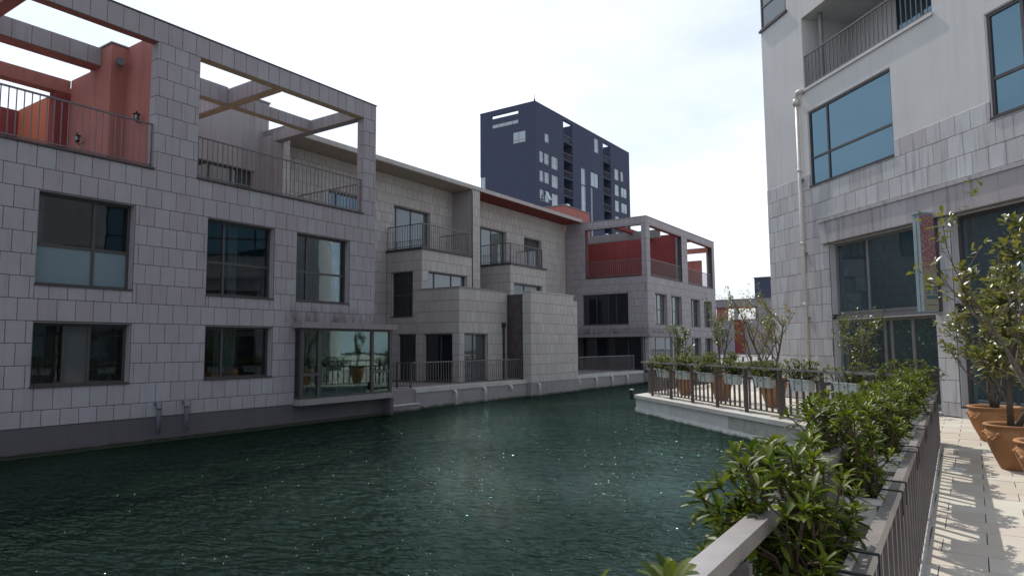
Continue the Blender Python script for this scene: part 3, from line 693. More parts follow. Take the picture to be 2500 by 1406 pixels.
# ------------------------------------------------------------------ canal terrace in front of the middle house
def terrace():
    q = thing('terrace_wall', 'low concrete canal wall with railing in front of the recessed middle house', 'wall', (-17, 27, 0))
    MB().box(-21.69, -16.46, 16.35, 38.49, -1.2, .16).build('floor_slab', 'concrete', q)
    for y0, y1 in ((18.25, 25.53), (29.97, 38.4)):
        MB().box(-16.46, -16.43, y0, y1, -1.2, .03).build('wall_face', 'concrete', q)
        y = y0
        while y < y1-.02:
            l = min(.62, y1-y); MB().box(-16.95, -16.40, y+.003, y+l-.003, .032, .19).build('coping_stone', 'coping', q); y += l
    # steps down to the water
    for k, (xf, zt) in enumerate(((-16.22, -.31), (-16.57, -.14), (-16.92, .03))):
        MB().box(-17.3, xf, 16.41, 18.24, -1.2 if k == 0 else zt-.17, zt-.035).build('step', 'concrete', q)
        MB().box(xf-.40, xf+.03, 16.41, 18.27-.002*k, zt-.033, zt).build('tread', 'coping', q)
    railing(q, (-16.68, 18.3), (-16.68, 25.5), .19, 1.09, .15); railing(q, (-17.35, 16.55), (-17.35, 18.28), .19, 1.09, .15); railing(q, (-17.33, 18.28), (-16.70, 18.28), .19, 1.09, .15)
    railing(q, (-16.55, 30.02), (-16.55, 37.3), .19, 1.09, .13)
    for y, l in ((20.39, .5), (22.27, .5), (24.14, .22), (26.05, .5), (30.15, .5), (32.02, .5), (33.9, .5), (35.83, .5)):
        x = -16.20 if 25.6 < y < 29.9 else -16.42; z = .02
        MB().tube([(x-.02, y, z-.03), (x+.08, y, z-.03), (x+.115, y, z-.05), (x+.125, y, z-.09), (x+.125, y, z-.03-l)], .045, 8).build('drain_pipe', 'pipe_white', q, True)
    # garden wall standing on the canal edge, with a dark metal gate behind its left side
    g = thing('garden_wall', 'tall freestanding stone-clad screen wall at the canal edge beside a dark metal gate', 'wall', (-16.4, 27.5, 0)); T = Tiles(g, 'stone_tile_warm', 300)
    F = FX(-16.2); T.wall(F, 'x', 25.543, 29.47, .05, 4.06); backing(g, F, 25.56, 29.46, .05, 4.05, (), .42)
    T.wall(FY(25.54), 'y', -16.64, -16.203, .05, 4.06, tw=.6, phase=.3)
    MB().box(-16.66, -16.18, 25.52, 29.48, 4.062, 4.125).build('coping', 'coping', g)
    F2 = FX(-16.27); T.wall(F2, 'x', 29.55, 29.95, .05, 3.86, tw=.6); backing(g, F2, 29.55, 29.94, .05, 3.85, (), .3)
    MB().box(-16.66, -16.215, 25.55, 29.95, -1.2, .048).build('plinth', 'concrete', g)
    MB().box(-16.22, -16.20, 29.2, 29.26, .95, 1.05).build('bracket', 'black_metal', g)
    T.flush()
    t = thing('metal_gate', 'tall dark metal panel gate between the stone screen wall and the projecting bay', 'gate', (-17.1, 25.74, .2))
    for k in range(3): MB().box(-17.60+.315*k, -17.60+.315*k+.312, 25.72, 25.76, .2, 3.96).build('panel', 'panel_rust', t)
    MB().box(-17.61, -16.65, 25.715, 25.765, 3.962, 3.99).build('cap', 'dark_metal', t)
terrace()

# ================================================================== END HOUSE (C)
def house_end():
    h = thing('house', 'grey stone-clad end house with red rooftop terraces at the far bend of the canal', 'house', (-18, 45, 0))
    T = Tiles(h, 'stone_tile', 300); XC, YC = -16.1, 38.5
    G = FY(YC); F = FX(XC)
    o1 = (-20.28, -16.44, 5.885, 9.0); w1 = (-20.52, -17.38, 2.97, 4.88); g1 = (-20.9, -16.35, .2, 2.2)
    T.wall(G, 'y', -21.68, XC-.004, .2, 9.48, [o1, w1, g1]); backing(h, G, -21.68, XC-.03, .14, 9.47, [o1, w1, g1], .3)
    r1 = (39.05, 44.55, 5.885, 9.0); r2 = (45.65, 51.05, 5.885, 9.0)
    ws = [(39.65, 41.60, 2.95, 4.88), (42.30, 44.27, 2.95, 4.88), (46.07, 47.95, 2.95, 4.88), (48.85, 50.62, 2.95, 4.88)]
    gs = [(38.72, 42.35, .2, 2.2), (42.64, 44.26, .3, 2.17), (46.09, 47.96, .3, 2.17), (48.85, 50.6, .3, 2.17)]
    T.wall(F, 'x', YC+.003, 51.6, .05, 9.48, [r1, r2]+ws+gs); backing(h, F, YC+.03, 51.58, .05, 9.47, [r1, r2]+ws+gs, .3)
    MB().box(-21.68, XC-.02, YC+.02, 51.55, -1.2, .048).build('plinth', 'concrete', h)
    MB().box(-21.7, XC+.02, YC-.02, YC+.31, 9.482, 9.52).box(-16.42, XC+.02, YC+.31, 51.62, 9.482, 9.52).build('coping', 'concrete', h)
    # windows
    wl = window(h, G, *w1, .10, (.95, 1.75, 2.3), (), 'frame_brown', 'glass_dark', fw=.05)
    window(h, G, *g1, .6, (1.0, 2.2, 3.2), (), 'frame_brown', 'glass_dark', sill=False, lining=False)
    MB().fbox(G, -16.85, -16.36, -.58, -.56, .3, 2.15).build('screen', 'glass_shop', h)
    for k, w in enumerate(ws): window(h, F, *w, .22, (.85,), (.95,), 'frame_brown', 'glass_pale' if k < 2 else 'glass_mid')
    window(h, F, *gs[0], .05, (1.0, 2.6), (), 'frame_grey', 'glass_mid', sill=False)
    for w in gs[1:]: window(h, F, *w, .22, (.8,), (), 'frame_brown', 'glass_mid')
    MB().box(-16.5, -16.13, YC+.05, YC+.3, .15, 2.2).build('corner_post', 'frame_grey', h)
    # canopy band round the corner
    MB().box(-20.95, XC+.12, YC-.16, YC-.002, 2.2, 2.40).box(XC+.002, XC+.12, YC-.002, 42.45, 2.2, 2.40).build('canopy', 'concrete', h)
    # floors, core
    MB().box(-21.68, XC-.3, YC+.3, 51.5, 5.55, 5.86).build('terrace_floor', 'concrete', h); MB().box(-21.6, XC-.3, YC+1.2, 51.5, .05, 5.55).build('core', 'room_dark', h)
    # red walls and beams of the roof terraces
    MB().box(-23.6, XC-.32, 44.62, 44.9, 5.86, 9.25).build('party_wall', 'plaster_crimson', h)
    MB().box(-23.9, -23.5, YC+.3, 44.62, 5.86, 9.3).build('party_wall', 'plaster_crimson', h)
    MB().box(-20.75, -20.35, YC+.32, 39.1, 5.86, 9.45).build('party_wall', 'plaster_crimson', h)
    MB().box(-23.0, -17.05, 51.3, 51.55, 5.86, 8.15).build('party_wall', 'plaster_red', h)
    MB().box(-23.5, -16.42, 41.3, 41.6, 8.6, 9.1).build('beam', 'concrete', h); MB().box(-18.5, -18.2, YC+.31, 44.6, 9.0, 9.25).build('beam', 'plaster_crimson', h)
    MB().box(-16.40, -16.15, YC+.6, 51.0, 8.98, 8.996).build('soffit', 'plaster_crimson', h)
    MB().box(-21.5, -16.42, 50.6, 51.0, 8.65, 9.0).build('beam', 'plaster_red', h); MB().box(-21.5, -16.42, 47.2, 47.5, 9.02, 9.3).build('beam', 'plaster_crimson', h)
    for y in (44.55, 51.05): MB().box(-16.55, -16.40, y+.02, y+.5, 5.86, 9.0).build('pier_core', 'concrete', h)
    MB().box(-20.26, -16.46, YC-.03, YC+.2, 5.887, 5.93).build('ledge', 'dark_metal', h); MB().box(XC-.2, XC+.03, 39.07, 44.53, 5.887, 5.93).box(XC-.2, XC+.03, 45.67, 51.03, 5.887, 5.93).build('ledge', 'dark_metal', h)
    railing(h, (-20.26, YC+.1), (-16.46, YC+.1), 5.93, 6.95, .13); railing(h, (XC-.1, 39.07), (XC-.1, 44.53), 5.93, 6.95, .13); railing(h, (XC-.1, 45.67), (XC-.1, 51.03), 5.93, 6.95, .13)
    T.flush()
house_end()

# ================================================================== FAR BUILDINGS
def tower():
    h = thing('apartment_tower', 'tall dark blue-grey apartment tower rising behind the canal houses', 'tower', (-58, 100, 0))
    XT, YT, ZT = -53.93, 86.8, 39.22
    G = FY(YT); F = FX(XT)
    lw = [(-62.2, -57.04, 37.95, 38.5), (-62.1, -57.05, 36.4, 37.08), (-58.14, -55.74, 33.25, 35.1), (-64.41, -63.45, 25.6, 28.85)]
    backing(h, G, -64.41, XT-.01, 0, ZT, lw, .4, 0., 'tower_wall')
    rw = [(89.6, 90.9, 33.6, 35.0)]
    for k in range(5):
        z = 31.8-3.0*k
        rw += [(87.96, 89.15, z-1.75, z), (89.39, 90.84, z-1.75, z), (91.6, 93.6, z-2.0, z)]
        rw += [(114.7, 116.55, z+3.0-2.1, z+3.0), (117.4, 118.65 if k == 0 else 120.3, z+3.0-1.9, z+3.0)]
        rw += [(101.45, 103.1, z-2.75 if k else z-2.6, z+.25)] if k < 4 else []
    rw += [(105.0, 108.1, 29.6, 32.2), (106.6, 108.3, 36.0, 38.55), (105.0, 105.7, 17., 29.3)]
    b1 = (95.5, 98.55, 17.5, 38.7); b2 = (110.0, 113.05, 17.5, 38.6)
    backing(h, F, YT+.01, 121.4, 0, ZT, rw+[b1, b2], .4, 0., 'tower_wall')
    MB().box(-64.41, -64.0, YT+.41, 121.4, 0, ZT-.3).box(-64.0, XT-.4, 121.0, 121.4, 0, ZT-.3).build('wall', 'tower_wall', h)
    MB().box(-64.0, XT-.4, YT+.4, 121.0, 35.6, 36.0).build('roof', 'tower_wall', h)
    MB().box(-64.5, XT+.04, YT-.04, YT+.45, ZT+.002, ZT+.10).box(XT-.45, XT+.04, YT+.45, 121.44, ZT+.002, ZT+.10).build('coping', 'dark_metal', h)
    m = MB().tube([(XT-.25, YT+.25, ZT), (XT-.25, YT+.25, ZT+1.3)], .03, 6).tube([(XT-.25, YT+.25, ZT), (XT-.25, YT+.25, ZT+.5)], .12, 8); m.build('lightning_rod', 'dark_metal', h)
    for H in lw[1:]:
        vm = (1.29, 2.57, 3.86) if H is lw[1] else ((1.1,) if H is lw[2] else ())
        window(h, G, *H, .10, vm, (.45,) if H is not lw[1] else (), 'frame_grey', 'glass_tower', fw=.07, lining=False, sill=False)
    for H in rw:
        w = H[1]-H[0]; window(h, F, *H, .10, (w/2,) if w > 1.6 else (), (.5,) if H[3]-H[2] < 2.6 else (), 'frame_white' if w < 2.2 else 'frame_grey', 'glass_tower', fw=.07, lining=False, sill=False)
    # one casement pushed open
    o = MB().quadbox([(XT, 89.42, 24.3), (XT+.03, 89.42, 24.3), (XT+.03, 90.3, 24.3), (XT, 90.3, 24.3), (XT+.0, 89.42, 25.7), (XT+.03, 89.42, 25.7), (XT+.03, 90.3, 25.7), (XT+.0, 90.3, 25.7)])
    o.v = [(x+(.75 if z < 25 else 0), y, z) for x, y, z in o.v]; o.build('open_casement', 'glass_tower', h)
    for B in (b1, b2):
        y0, y1 = B[0], B[1]
        MB().box(XT-2.3, XT-2.0, y0-.4, y1+.4, 17, 35.3).build('balcony_back', 'tower_wall', h)
        MB().box(XT-2.2, XT-.42, y0-.4, y0-.02, 17, 38.6).box(XT-2.2, XT-.42, y1+.02, y1+.4, 17, 38.6).build('balcony_cheek', 'tower_wall', h)
        for k in range(6):
            z = (35.3 if B is b1 else 35.3)-3.0*k
            s = MB().box(XT-2.0, XT-.02, y0+.005, y1-.005, z-.25, z).build('balcony', 'tower_wall', h)
            m = MB().box(XT-.10, XT-.05, y0+.01, y1-.01, z+1.02, z+1.08)
            for q in range(9): m.box(XT-.09, XT-.06, y0+.1+q*(y1-y0-.2)/8-.02, y0+.1+q*(y1-y0-.2)/8+.02, z, z+1.02)
            m.build('balustrade', 'rail_metal', s)
            if k: MB().box(XT-1.99, XT-1.93, y0+.5, y1-.4, z+.02, z+2.2).build('balcony_door', 'glass_tower', s)
            if (B is b1 and k == 4) or (B is b2 and k == 5): 
                a = MB().box(XT-.9, XT-.35, y0+1.5, y0+2.5, z+1.0, z+1.8).build('air_conditioner', 'frame_white', s)
tower()
def far_house():
    h = thing('far_house', 'low distant stone house with red window recesses closing the end of the canal', 'house', (-32, 119, 0))
    G = FY(118.0); ho = [(-36.9, -33.75, 6.1, 8.2), (-33.1, -29.85, 6.1, 8.2), (-33.8, -32.0, .3, 5.95)]
    backing(h, G, -46, -14, .02, 9.4, ho, .4, 0., 'stone_tile'); MB().box(-46.1, -13.9, 117.9, 118.5, 9.402, 9.55).build('coping', 'concrete', h)
    MB().box(-46, -14, 117.97, 117.998, 6.0, 6.08).build('string_course', 'concrete', h)
    MB().box(-46, -14, 118.4, 126, .02, 5.95).build('core', 'plaster_grey', h)
    MB().box(-33.78, -32.02, 118.1, 118.3, .3, 5.94).build('red_panel', 'plaster_crimson', h)
    MB().box(-36.9, -35.0, 118.6, 119.0, 5.96, 8.25).build('red_panel', 'plaster_red', h); MB().box(-36.9, -29.85, 118.42, 118.9, 7.95, 8.6).build('red_beam', 'plaster_red', h)
    for x in (-42, -39, -28, -25):
        window(h, FY(117.98), x, x+1.8, 3.0, 4.9, .02, (.9,), (), 'frame_brown', 'glass_mid', lining=False)
far_house()
def far_block():
    h = thing('far_block', 'distant dark apartment block peeking above the far house beside the right building', 'building', (-36, 175, 0))
    MB().box(-44.0, -30, 172, 184, 0, 18.0).build('wall', 'tower_wall', h); MB().box(-44.1, -29.9, 171.9, 184.1, 18.0, 18.3).build('coping', 'dark_metal', h)
    for k in range(4): MB().box(-43.9, -43.0, 171.94, 171.99, 4+3*k, 5.6+3*k).build('window', 'glass_tower', h)
far_block()

# ================================================================== RIGHT BUILDING (B)
def building_right():
    h = thing('apartment_building', 'pale plaster and stone building on the right with shopfront, balcony and large windows', 'building', (4, 14, 0))
    B0 = 12.4; F = FB(B0); T = Tiles(h, 'stone_tile_right', 300); PB, CB = .487, .32
    tl, tr = 19.95, -14.0
    win = [(14.35, 17.70, 6.22, 8.48), (10.05, 11.65, 6.22, 8.48), (4.0, 7.2, 6.22, 8.48)]
    balc = (12.96, 17.78, 9.2, 11.4); cw = (18.5, 19.94, 12.03, 14.2)
    shop = [(13.38, 17.0, .02, 4.44), (8.2, 12.85, .02, 4.44), (3.6, 7.7, .02, 4.44)]
    T.wall(F, 'b', 9.0, tl, .02, 6.62, win+shop+[(9.0, 17.22, 4.44, 5.06)], tw=.405, pitch=PB, c0=CB, gap=.010)
    backing(h, F, tr, tl-.01, -.04, 6.60, win+shop, .3)
    backing(h, F, tr, tl-.01, 6.60, 16.5, win+[balc, cw, (10.4, 12.2, 11.9, 14.2)], .3, .012, 'plaster_light')
    MB().fbox(F, tr, 8.995, -.01, 0, 4.46, 6.6).build('wall', 'stone_band', h)
    # upper band over the shopfront
    u = 17.2
    while u > 6:
        MB().fbox(F, u-.82, u-.006, -.01, .13, 4.45, 5.05).build('band_slab', 'stone_band', h); u -= .82
    MB().fbox(F, 6, 17.24, -.01, .16, 5.052, 5.13).build('drip_ledge', 'stone_band', h)
    # left end and body
    M_ = MB().fbox(F, tl-.3, tl-.012, -9, -.3, -.04, 16.5).build('end_wall', 'plaster_light', h)
    MB().fbox(F, tr, tl-.02, -9.3, -9, -.04, 16.5).fbox(F, tr, tr+.3, -9, -.3, -.04, 16.5).build('back_wall', 'plaster_light', h)
    MB().fbox(F, tr, tl, -9.2, -.02, 16.5, 16.8).build('roof', 'concrete', h)
    MB().fbox(F, tr, tl-.3, -9, -.3, 5.2, 5.5).fbox(F, tr, tl-.3, -9, -.3, 8.85, 9.15).build('floor_slab', 'room_dark', h)
    # big windows (u runs right to left, so mullions count from the right)
    window(h, F, *win[0], .06, (2.53,), (.84,), 'frame_brown', 'glass_blue', linmat='plaster_light', sill=True, fw=.06)
    window(h, F, *win[1], .06, (.80,), (.85,), 'frame_brown', 'glass_blue', linmat='plaster_light', fw=.07); window(h, F, *win[2], .06, (.8,), (.85,), 'frame_brown', 'glass_blue', linmat='plaster_light')
    window(h, F, *cw, .02, (), (.75,), 'frame_brown', 'glass_pale', lining=False)
    window(h, F, 10.4, 12.2, 11.9, 14.2, .06, (.8,), (.85,), 'frame_brown', 'glass_blue', linmat='plaster_light')
    MB().fbox(F, 18.45, 19.99, -.02, .05, 11.95, 12.02).build('ledge', 'dark_metal', h)
    # recessed balcony
    b0, b1 = balc[0], balc[1]
    MB().fbox(F, b0-.2, b1+.2, -1.9, -1.7, 9.0, 11.6).build('balcony_back', 'plaster_light', h)
    MB().fbox(F, b1+.002, b1+.2, -1.7, -.3, 9.0, 11.6).fbox(F, b0-.2, b0-.002, -1.7, -.3, 9.0, 11.6).fbox(F, b0-.2, b1+.2, -1.7, -.3, 9.0, 9.2).fbox(F, b0-.2, b1+.2, -1.7, -.3, 11.4, 11.6).build('balcony_shell', 'plaster_light', h)
    window(h, FB(B0+1.70), 13.2, 15.9, 9.2, 11.3, -.08, (.9, 1.8), (), 'frame_brown', 'glass_blue', sill=False, lining=False, name='balcony_door')
    a, b = F(b0+.02, -.06, 0), F(b1-.02, -.06, 0)
    railing(h, (a[0], a[1]), (b[0], b[1]), 9.2, 10.2, .155, 'rail_metal', .02); MB().fbox(F, b0-.02, b1+.02, -.02, .035, 9.12, 9.198).build('ledge', 'plaster_light', h)
    MB().tube([F(17.35, -.35, 9.2), F(17.35, -.35, 11.4)], .06, 10).build('balcony_pipe', 'frame_grey', h)
    # downpipe
    T_ = 18.04; e = .09
    m = MB().tube([F(17.80, .02, 9.13), F(17.88, .08, 9.17), F(17.97, .10, 9.15), F(T_, .10, 9.05), F(T_, .10, 8.95)], .075, 12).tube([F(T_, .10, 8.98), F(T_, .10, 8.80)], .095, 12)
    m.tube([F(T_, e, 8.85), F(T_, e, .0)], .055, 12)
    for z in (6.75, 4.55, 2.75, 1.1): m.tube([F(T_, e, z), F(T_, e, z+.10)], .066, 12)
    m.build('downpipe', 'pipe_white', h, True)
    for z in (6.5, 4.3, 2.4): MB().fbox(F, T_-.09, T_+.09, .0, .05, z, z+.03).build('pipe_clip', 'frame_grey', h)
    # shopfront 1: glazing above a transom beam, doors below
    s0, s1 = shop[0][0], shop[0][1]; rec = .20
    window(h, F, s0, s1, 2.42, 4.44, rec, (2.35,), (), 'frame_grey', 'glass_shop', fw=.075, sill=False, linmat='stone_tile_right')
    MB().fbox(F, s0, s1, -rec-.1, -rec+.06, 2.30, 2.42).build('transom', 'frame_grey', h)
    window(h, F, s0, s1, .02, 2.30, rec+.02, (.95, 1.65, 1.88, 2.75), (), 'frame_grey', 'glass_shop', fw=.08, sill=False, linmat='stone_tile_right', name='shop_door')
    window(h, F, shop[1][0], shop[1][1], 2.46, 4.44, rec, (2.3,), (), 'frame_brown', 'glass_shop', fw=.09, sill=False, linmat='stone_tile_right')
    MB().fbox(F, *shop[1][:2], -rec-.1, -rec+.04, 2.28, 2.46).build('transom', 'frame_brown', h)
    window(h, F, shop[1][0], shop[1][1], .22, 2.28, rec, (2.3,), (), 'frame_brown', 'glass_shop', fw=.09, sill=False, linmat='stone_tile_right')
    MB().fbox(F, shop[1][0], shop[1][1], -.2, -.01, -.02, .215).build('plinth', 'stone_tile_right', h)
    window(h, F, *shop[2], rec, (2.0,), (2.3,), 'frame_brown', 'glass_shop', fw=.09, sill=False, linmat='stone_tile_right')
    MB().fbox(F, s0, s1, -.6, .3, -.03, .07).build('door_step', 'coping', h)
    T.flush()
    # blade sign
    t = thing('sign', 'narrow vertical lightbox sign with red blossom print and teal letters beside the shop window', 'sign', F(13.2, .25, 3.4))
    t0, t1, n0, n1 = 13.16, 13.37, .10, .47
    MB().fbox(F, t0+.012, t1, n0, n1, 2.33, 4.53).build('case', 'sign_grey', t)
    MB().fbox(F, t0+.10, t0+.112, n1, n1+.004, 2.33, 4.53).build('seam', 'sign_dark', t)
    MB().fbox(F, t0-.01, t1+.02, n0-.02, n1+.03, 4.532, 4.57).build('cap', 'sign_grey', t)
    MB().fbox(F, t0+.004, t0+.011, n0+.0, n1-.01, 2.36, 4.50).build('print', 'sign_print', t)
    MB().fbox(F, t0, t1-.02, -.001, n0-.001, 2.33, 4.53).build('mount', 'sign_dark', t)
    def stroke(m, a0, a1, z0, z1): m.fbox(F, t0-.002, t0+.003, n1-.06-a1*.29, n1-.06-a0*.29, z0, z1)
    m = MB(); z = 2.72; w = .035
    for s_ in ((.0, .05, z, z+.19), (.0, .26, z, z+.02), (.21, .26, z, z+.19), (.33, .38, z, z+.19), (.33, .58, z+.17, z+.19), (.33, .55, z+.09, z+.11), (.64, .69, z, z+.19), (.64, .78, z+.17, z+.19), (.64, .78, z+.09, z+.11), (.64, .78, z, z+.02)): stroke(m, *s_)
    for gx in (.83, ):
        for k in range(3):
            zz = z+.065*k
            for q in range(3): stroke(m, gx, gx+.17, zz+.02*q, zz+.02*q+.009)
            stroke(m, gx+.06, gx+.10, zz, zz+.05)
    zz = z-.11
    for k in range(6):
        gx = .04+k*.165
        for q in range(3): stroke(m, gx, gx+.13, zz+.028*q, zz+.028*q+.012)
        stroke(m, gx+.02, gx+.05, zz, zz+.075); stroke(m, gx+.09, gx+.115, zz, zz+.075)
    m.build('lettering', 'ink_teal', t); m = MB()
    for k in range(9): stroke(m, .06+k*.095, .06+k*.095+.06, 2.47, 2.485)
    m.build('small_print', 'ink_dark', t)
building_right()

# ================================================================== FENCES
def quay_fence(name, label, p0, d, L, out, first_post, planter_spots=None, bay=1.45, bsp=.242, zb=0.0):
    """inner baluster panel with a lower rail, outer posts carrying a flat handrail"""
    f = thing(name, label, 'fence', (p0[0], p0[1], zb)); p0 = Vector((*p0, 0)); d = Vector((*d, 0)).normalized(); o = Vector((*out, 0)).normalized(); up = Vector((0, 0, 1)); mt = 'fence_metal'
    e = p0+d*L
    MB().bar(p0+up*.83, e+up*.83, .05, .06).build('rail', 'handrail_metal', f)
    MB().bar(p0+up*.075, e+up*.075, .035, .03).build('bottom_rail', mt, f)
    MB().bar(p0+o*.21+up*1.075, e+o*.21+up*1.075, .065, .045).build('handrail', 'handrail_metal', f)
    key = ('qbal', mt)
    if key not in UNIT:
        for k, nm in ((key, 'baluster'), (('qpost', mt), 'post'), (('qarm', mt), 'bracket')):
            q = MB().box(-.5, .5, -.5, .5, 0, 1); me = bpy.data.meshes.new(nm); me.from_pydata(q.v, [], q.f); me.materials.append(MATS[mt]); UNIT[k] = me
    rz = math.atan2(d.y, d.x); n = int(L/bsp)
    for i in range(n+1):
        p = p0+d*min(L-.02, .02+i*bsp); inst(UNIT[key], 'baluster', f, (p.x, p.y, zb+.06), rz, (.042, .040, .745))
    s = first_post
    while s < L:
        p = p0+d*s+o*.20; inst(UNIT[('qpost', mt)], 'post', f, (p.x, p.y, zb-.01), rz, (.03, .09, 1.06))
        c = p0+d*s+o*.085; inst(UNIT[('qarm', mt)], 'bracket', f, (c.x, c.y, zb+.795), rz, (.028, .14, .05))
        s += bay
    return f
DF = Vector((-.01846, 1)).normalized()
quay_fence('fence', 'grey metal railing beside the walkway running away from the camera', (fencex(-1.0), -1.0), DF, 14.2, (-1, 0), 1.36)
quay_fence('fence', 'grey metal railing along the quay edge above the pale stone wall', (fencex(13.2)-.12, 13.30-.0), (-1, 1), 12.05, (-1, -1), 1.05)
quay_fence('fence', 'grey metal railing along the side of the quay beyond its tip', (-9.12, 21.95), (0, 1), 23, (-1, 0), .3)
quay_fence('fence', 'grey metal railing at the back of the plaza beneath the sparse trees', (-9.1, 45.0), (1, 0), 14, (0, 1), .3)

# ================================================================== FOLIAGE
def leaf_verts():
    v = []; f = []; prof = [(0., .015), (.18, .10), (.42, .155), (.68, .175), (.86, .125), (1., .0)]
    for i, (t, w) in enumerate(prof):
        z = -.16*t*t
        if w == 0: v.append((0, t, z))
        else: v += [(-w, t, z+.06*(w/.17)), (0, t, z), (w, t, z+.06*(w/.17))]
    for i in range(4):
        a = 3*i; f += [(a, a+1, a+4, a+3), (a+1, a+2, a+5, a+4)]
    f += [(12, 13, 15), (13, 14, 15)]
    return v, f
LV, LF = leaf_verts()
import numpy as np
LVA = np.array(LV)
SIMPLE_V = np.array([(0, 0, 0), (-.17, .5, .03), (0, 1, -.1), (.17, .5, .03)]); SIMPLE_F = [(0, 3, 2, 1)]
LEAFMESH = {}
def leafmesh(mat):
    if mat not in LEAFMESH:
        me = bpy.data.meshes.new('leaf'); me.from_pydata(LV, [], LF); me.materials.append(MATS[mat]); me.polygons.foreach_set('use_smooth', [True]*len(LF)); LEAFMESH[mat] = me
    return LEAFMESH[mat]
CAMP = Vector((0, 0, 1.6))
def leaves(root, trs, mat, nobj, name='foliage', simple=False):
    """trs: list of (pos, dir, roll, length, width factor)"""
    out = []
    for p, d, roll, l, wf in trs:
        d = d.normalized(); x = d.cross(Vector((0, 0, 1)))
        x = x.normalized() if x.length > .05 else Vector((1, 0, 0)); z = x.cross(d)
        x2 = x*math.cos(roll)+z*math.sin(roll); z2 = x2.cross(d)
        out.append((p, x2*l*wf, d*l, z2*l))
    if nobj:
        out.sort(key=lambda t: (t[0]-CAMP).length)
    me = leafmesh(mat) if nobj else None
    for p, x, y, z in out[:nobj]:
        M = Matrix(((x.x, y.x, z.x, p.x), (x.y, y.y, z.y, p.y), (x.z, y.z, z.z, p.z), (0, 0, 0, 1))); inst(me, 'leaf', root, None, matrix=M)
    rest = out[nobj:]
    if rest:
        B = SIMPLE_V if simple else LVA; Fc = SIMPLE_F if simple else LF; nv = len(B); o_ = off(root)
        A = np.array([[t[1][:], t[2][:], t[3][:]] for t in rest]); P = np.array([(t[0]-o_)[:] for t in rest])
        V = np.einsum('vk,nkj->nvj', B, A)+P[:, None, :]
        faces = [tuple(i+k*nv for i in f) for k in range(len(rest)) for f in Fc]
        m = bpy.data.meshes.new(name); m.from_pydata(V.reshape(-1, 3).tolist(), [], faces); m.materials.append(MATS[mat]); m.polygons.foreach_set('use_smooth', [True]*len(m.polygons))
        o = bpy.data.objects.new(name, m); link(o, root); o['kind'] = 'stuff'
def rvec(a=1.): return Vector((random.uniform(-a, a), random.uniform(-a, a), random.uniform(-a, a)))
def rosette(trs, p, axis, n, l, spread=(18, 78)):
    axis = axis.normalized(); x = axis.cross(Vector((.3, .9, .1))).normalized(); y = axis.cross(x); a0 = random.uniform(0, 6.28)
    for i in range(n):
        a = a0+i*2.4; e = R(spread[0]+(spread[1]-spread[0])*(1-i/n)+random.uniform(-10, 10))
        d = axis*math.cos(e)+(x*math.cos(a)+y*math.sin(a))*math.sin(e)
        ll = l*random.uniform(.75, 1.12)*(.65+.35*(1-i/n))
        trs.append((p-axis*random.uniform(0, .025), d, random.uniform(-.3, .3), ll, random.uniform(.66, .90)))
def shrub(label, c, along, L=.60, height=.42, tips=34, leafn=10, ll=.095, nobj=0, mat='leaf_shrub', group=None, name='shrub', lean=0., twigs=(), side_s=.13, full=.72):
    root = thing(name, label, 'shrub', c, group); c = Vector(c); along = Vector((*along, 0)).normalized(); side = Vector((-along.y, along.x, 0))
    trs = []; m = MB()
    for k in range(tips):
        for _ in range(20):
            a = random.uniform(-1, 1); sd = max(-.5, random.gauss(.28 if lean else 0, .5)); z = random.random()**.75
            if a*a*.8+sd*sd*.5+(z*.9)**2 < 1.15: break
        b = c+along*a*L*.42+side*random.uniform(-.05, .05)
        tp = c+along*(a*L*full+random.uniform(-.04, .04))+side*(sd*side_s*2+lean*z)+Vector((0, 0, height*(.15+.85*z)))
        mid = b.lerp(tp, .5)+rvec(.02)+Vector((0, 0, .03)); m.tube([b, mid, tp], [.0055, .0045, .003], 5)
        ax = (tp-mid).normalized()*.5+Vector((0, 0, .6))+side*sd*.3+rvec(.18)
        rosette(trs, tp, ax, leafn, ll)
        rosette(trs, b.lerp(tp, random.uniform(.35, .7))+rvec(.03), ax+rvec(.3), max(4, leafn//2), ll*.85, (30, 95))
        if random.random() < .6: rosette(trs, tp-ax.normalized()*random.uniform(.05, .10), ax, max(3, leafn//2), ll*.9, (50, 100))
    for (a, dx, dz) in twigs:
        p = [c+along*a+Vector((0, 0, .1))]; d = side*dx*.2+Vector((0, 0, dz*.2))
        for q in range(5): p.append(p[-1]+d+rvec(.008)); d = d*.9+Vector((0, 0, .012))
        m.tube(p, [.0035, .003, .0026, .0022, .0018, .001], 4)
    m.build('stems', 'stem_brown', root)
    leaves(root, trs, mat, nobj)
    return root
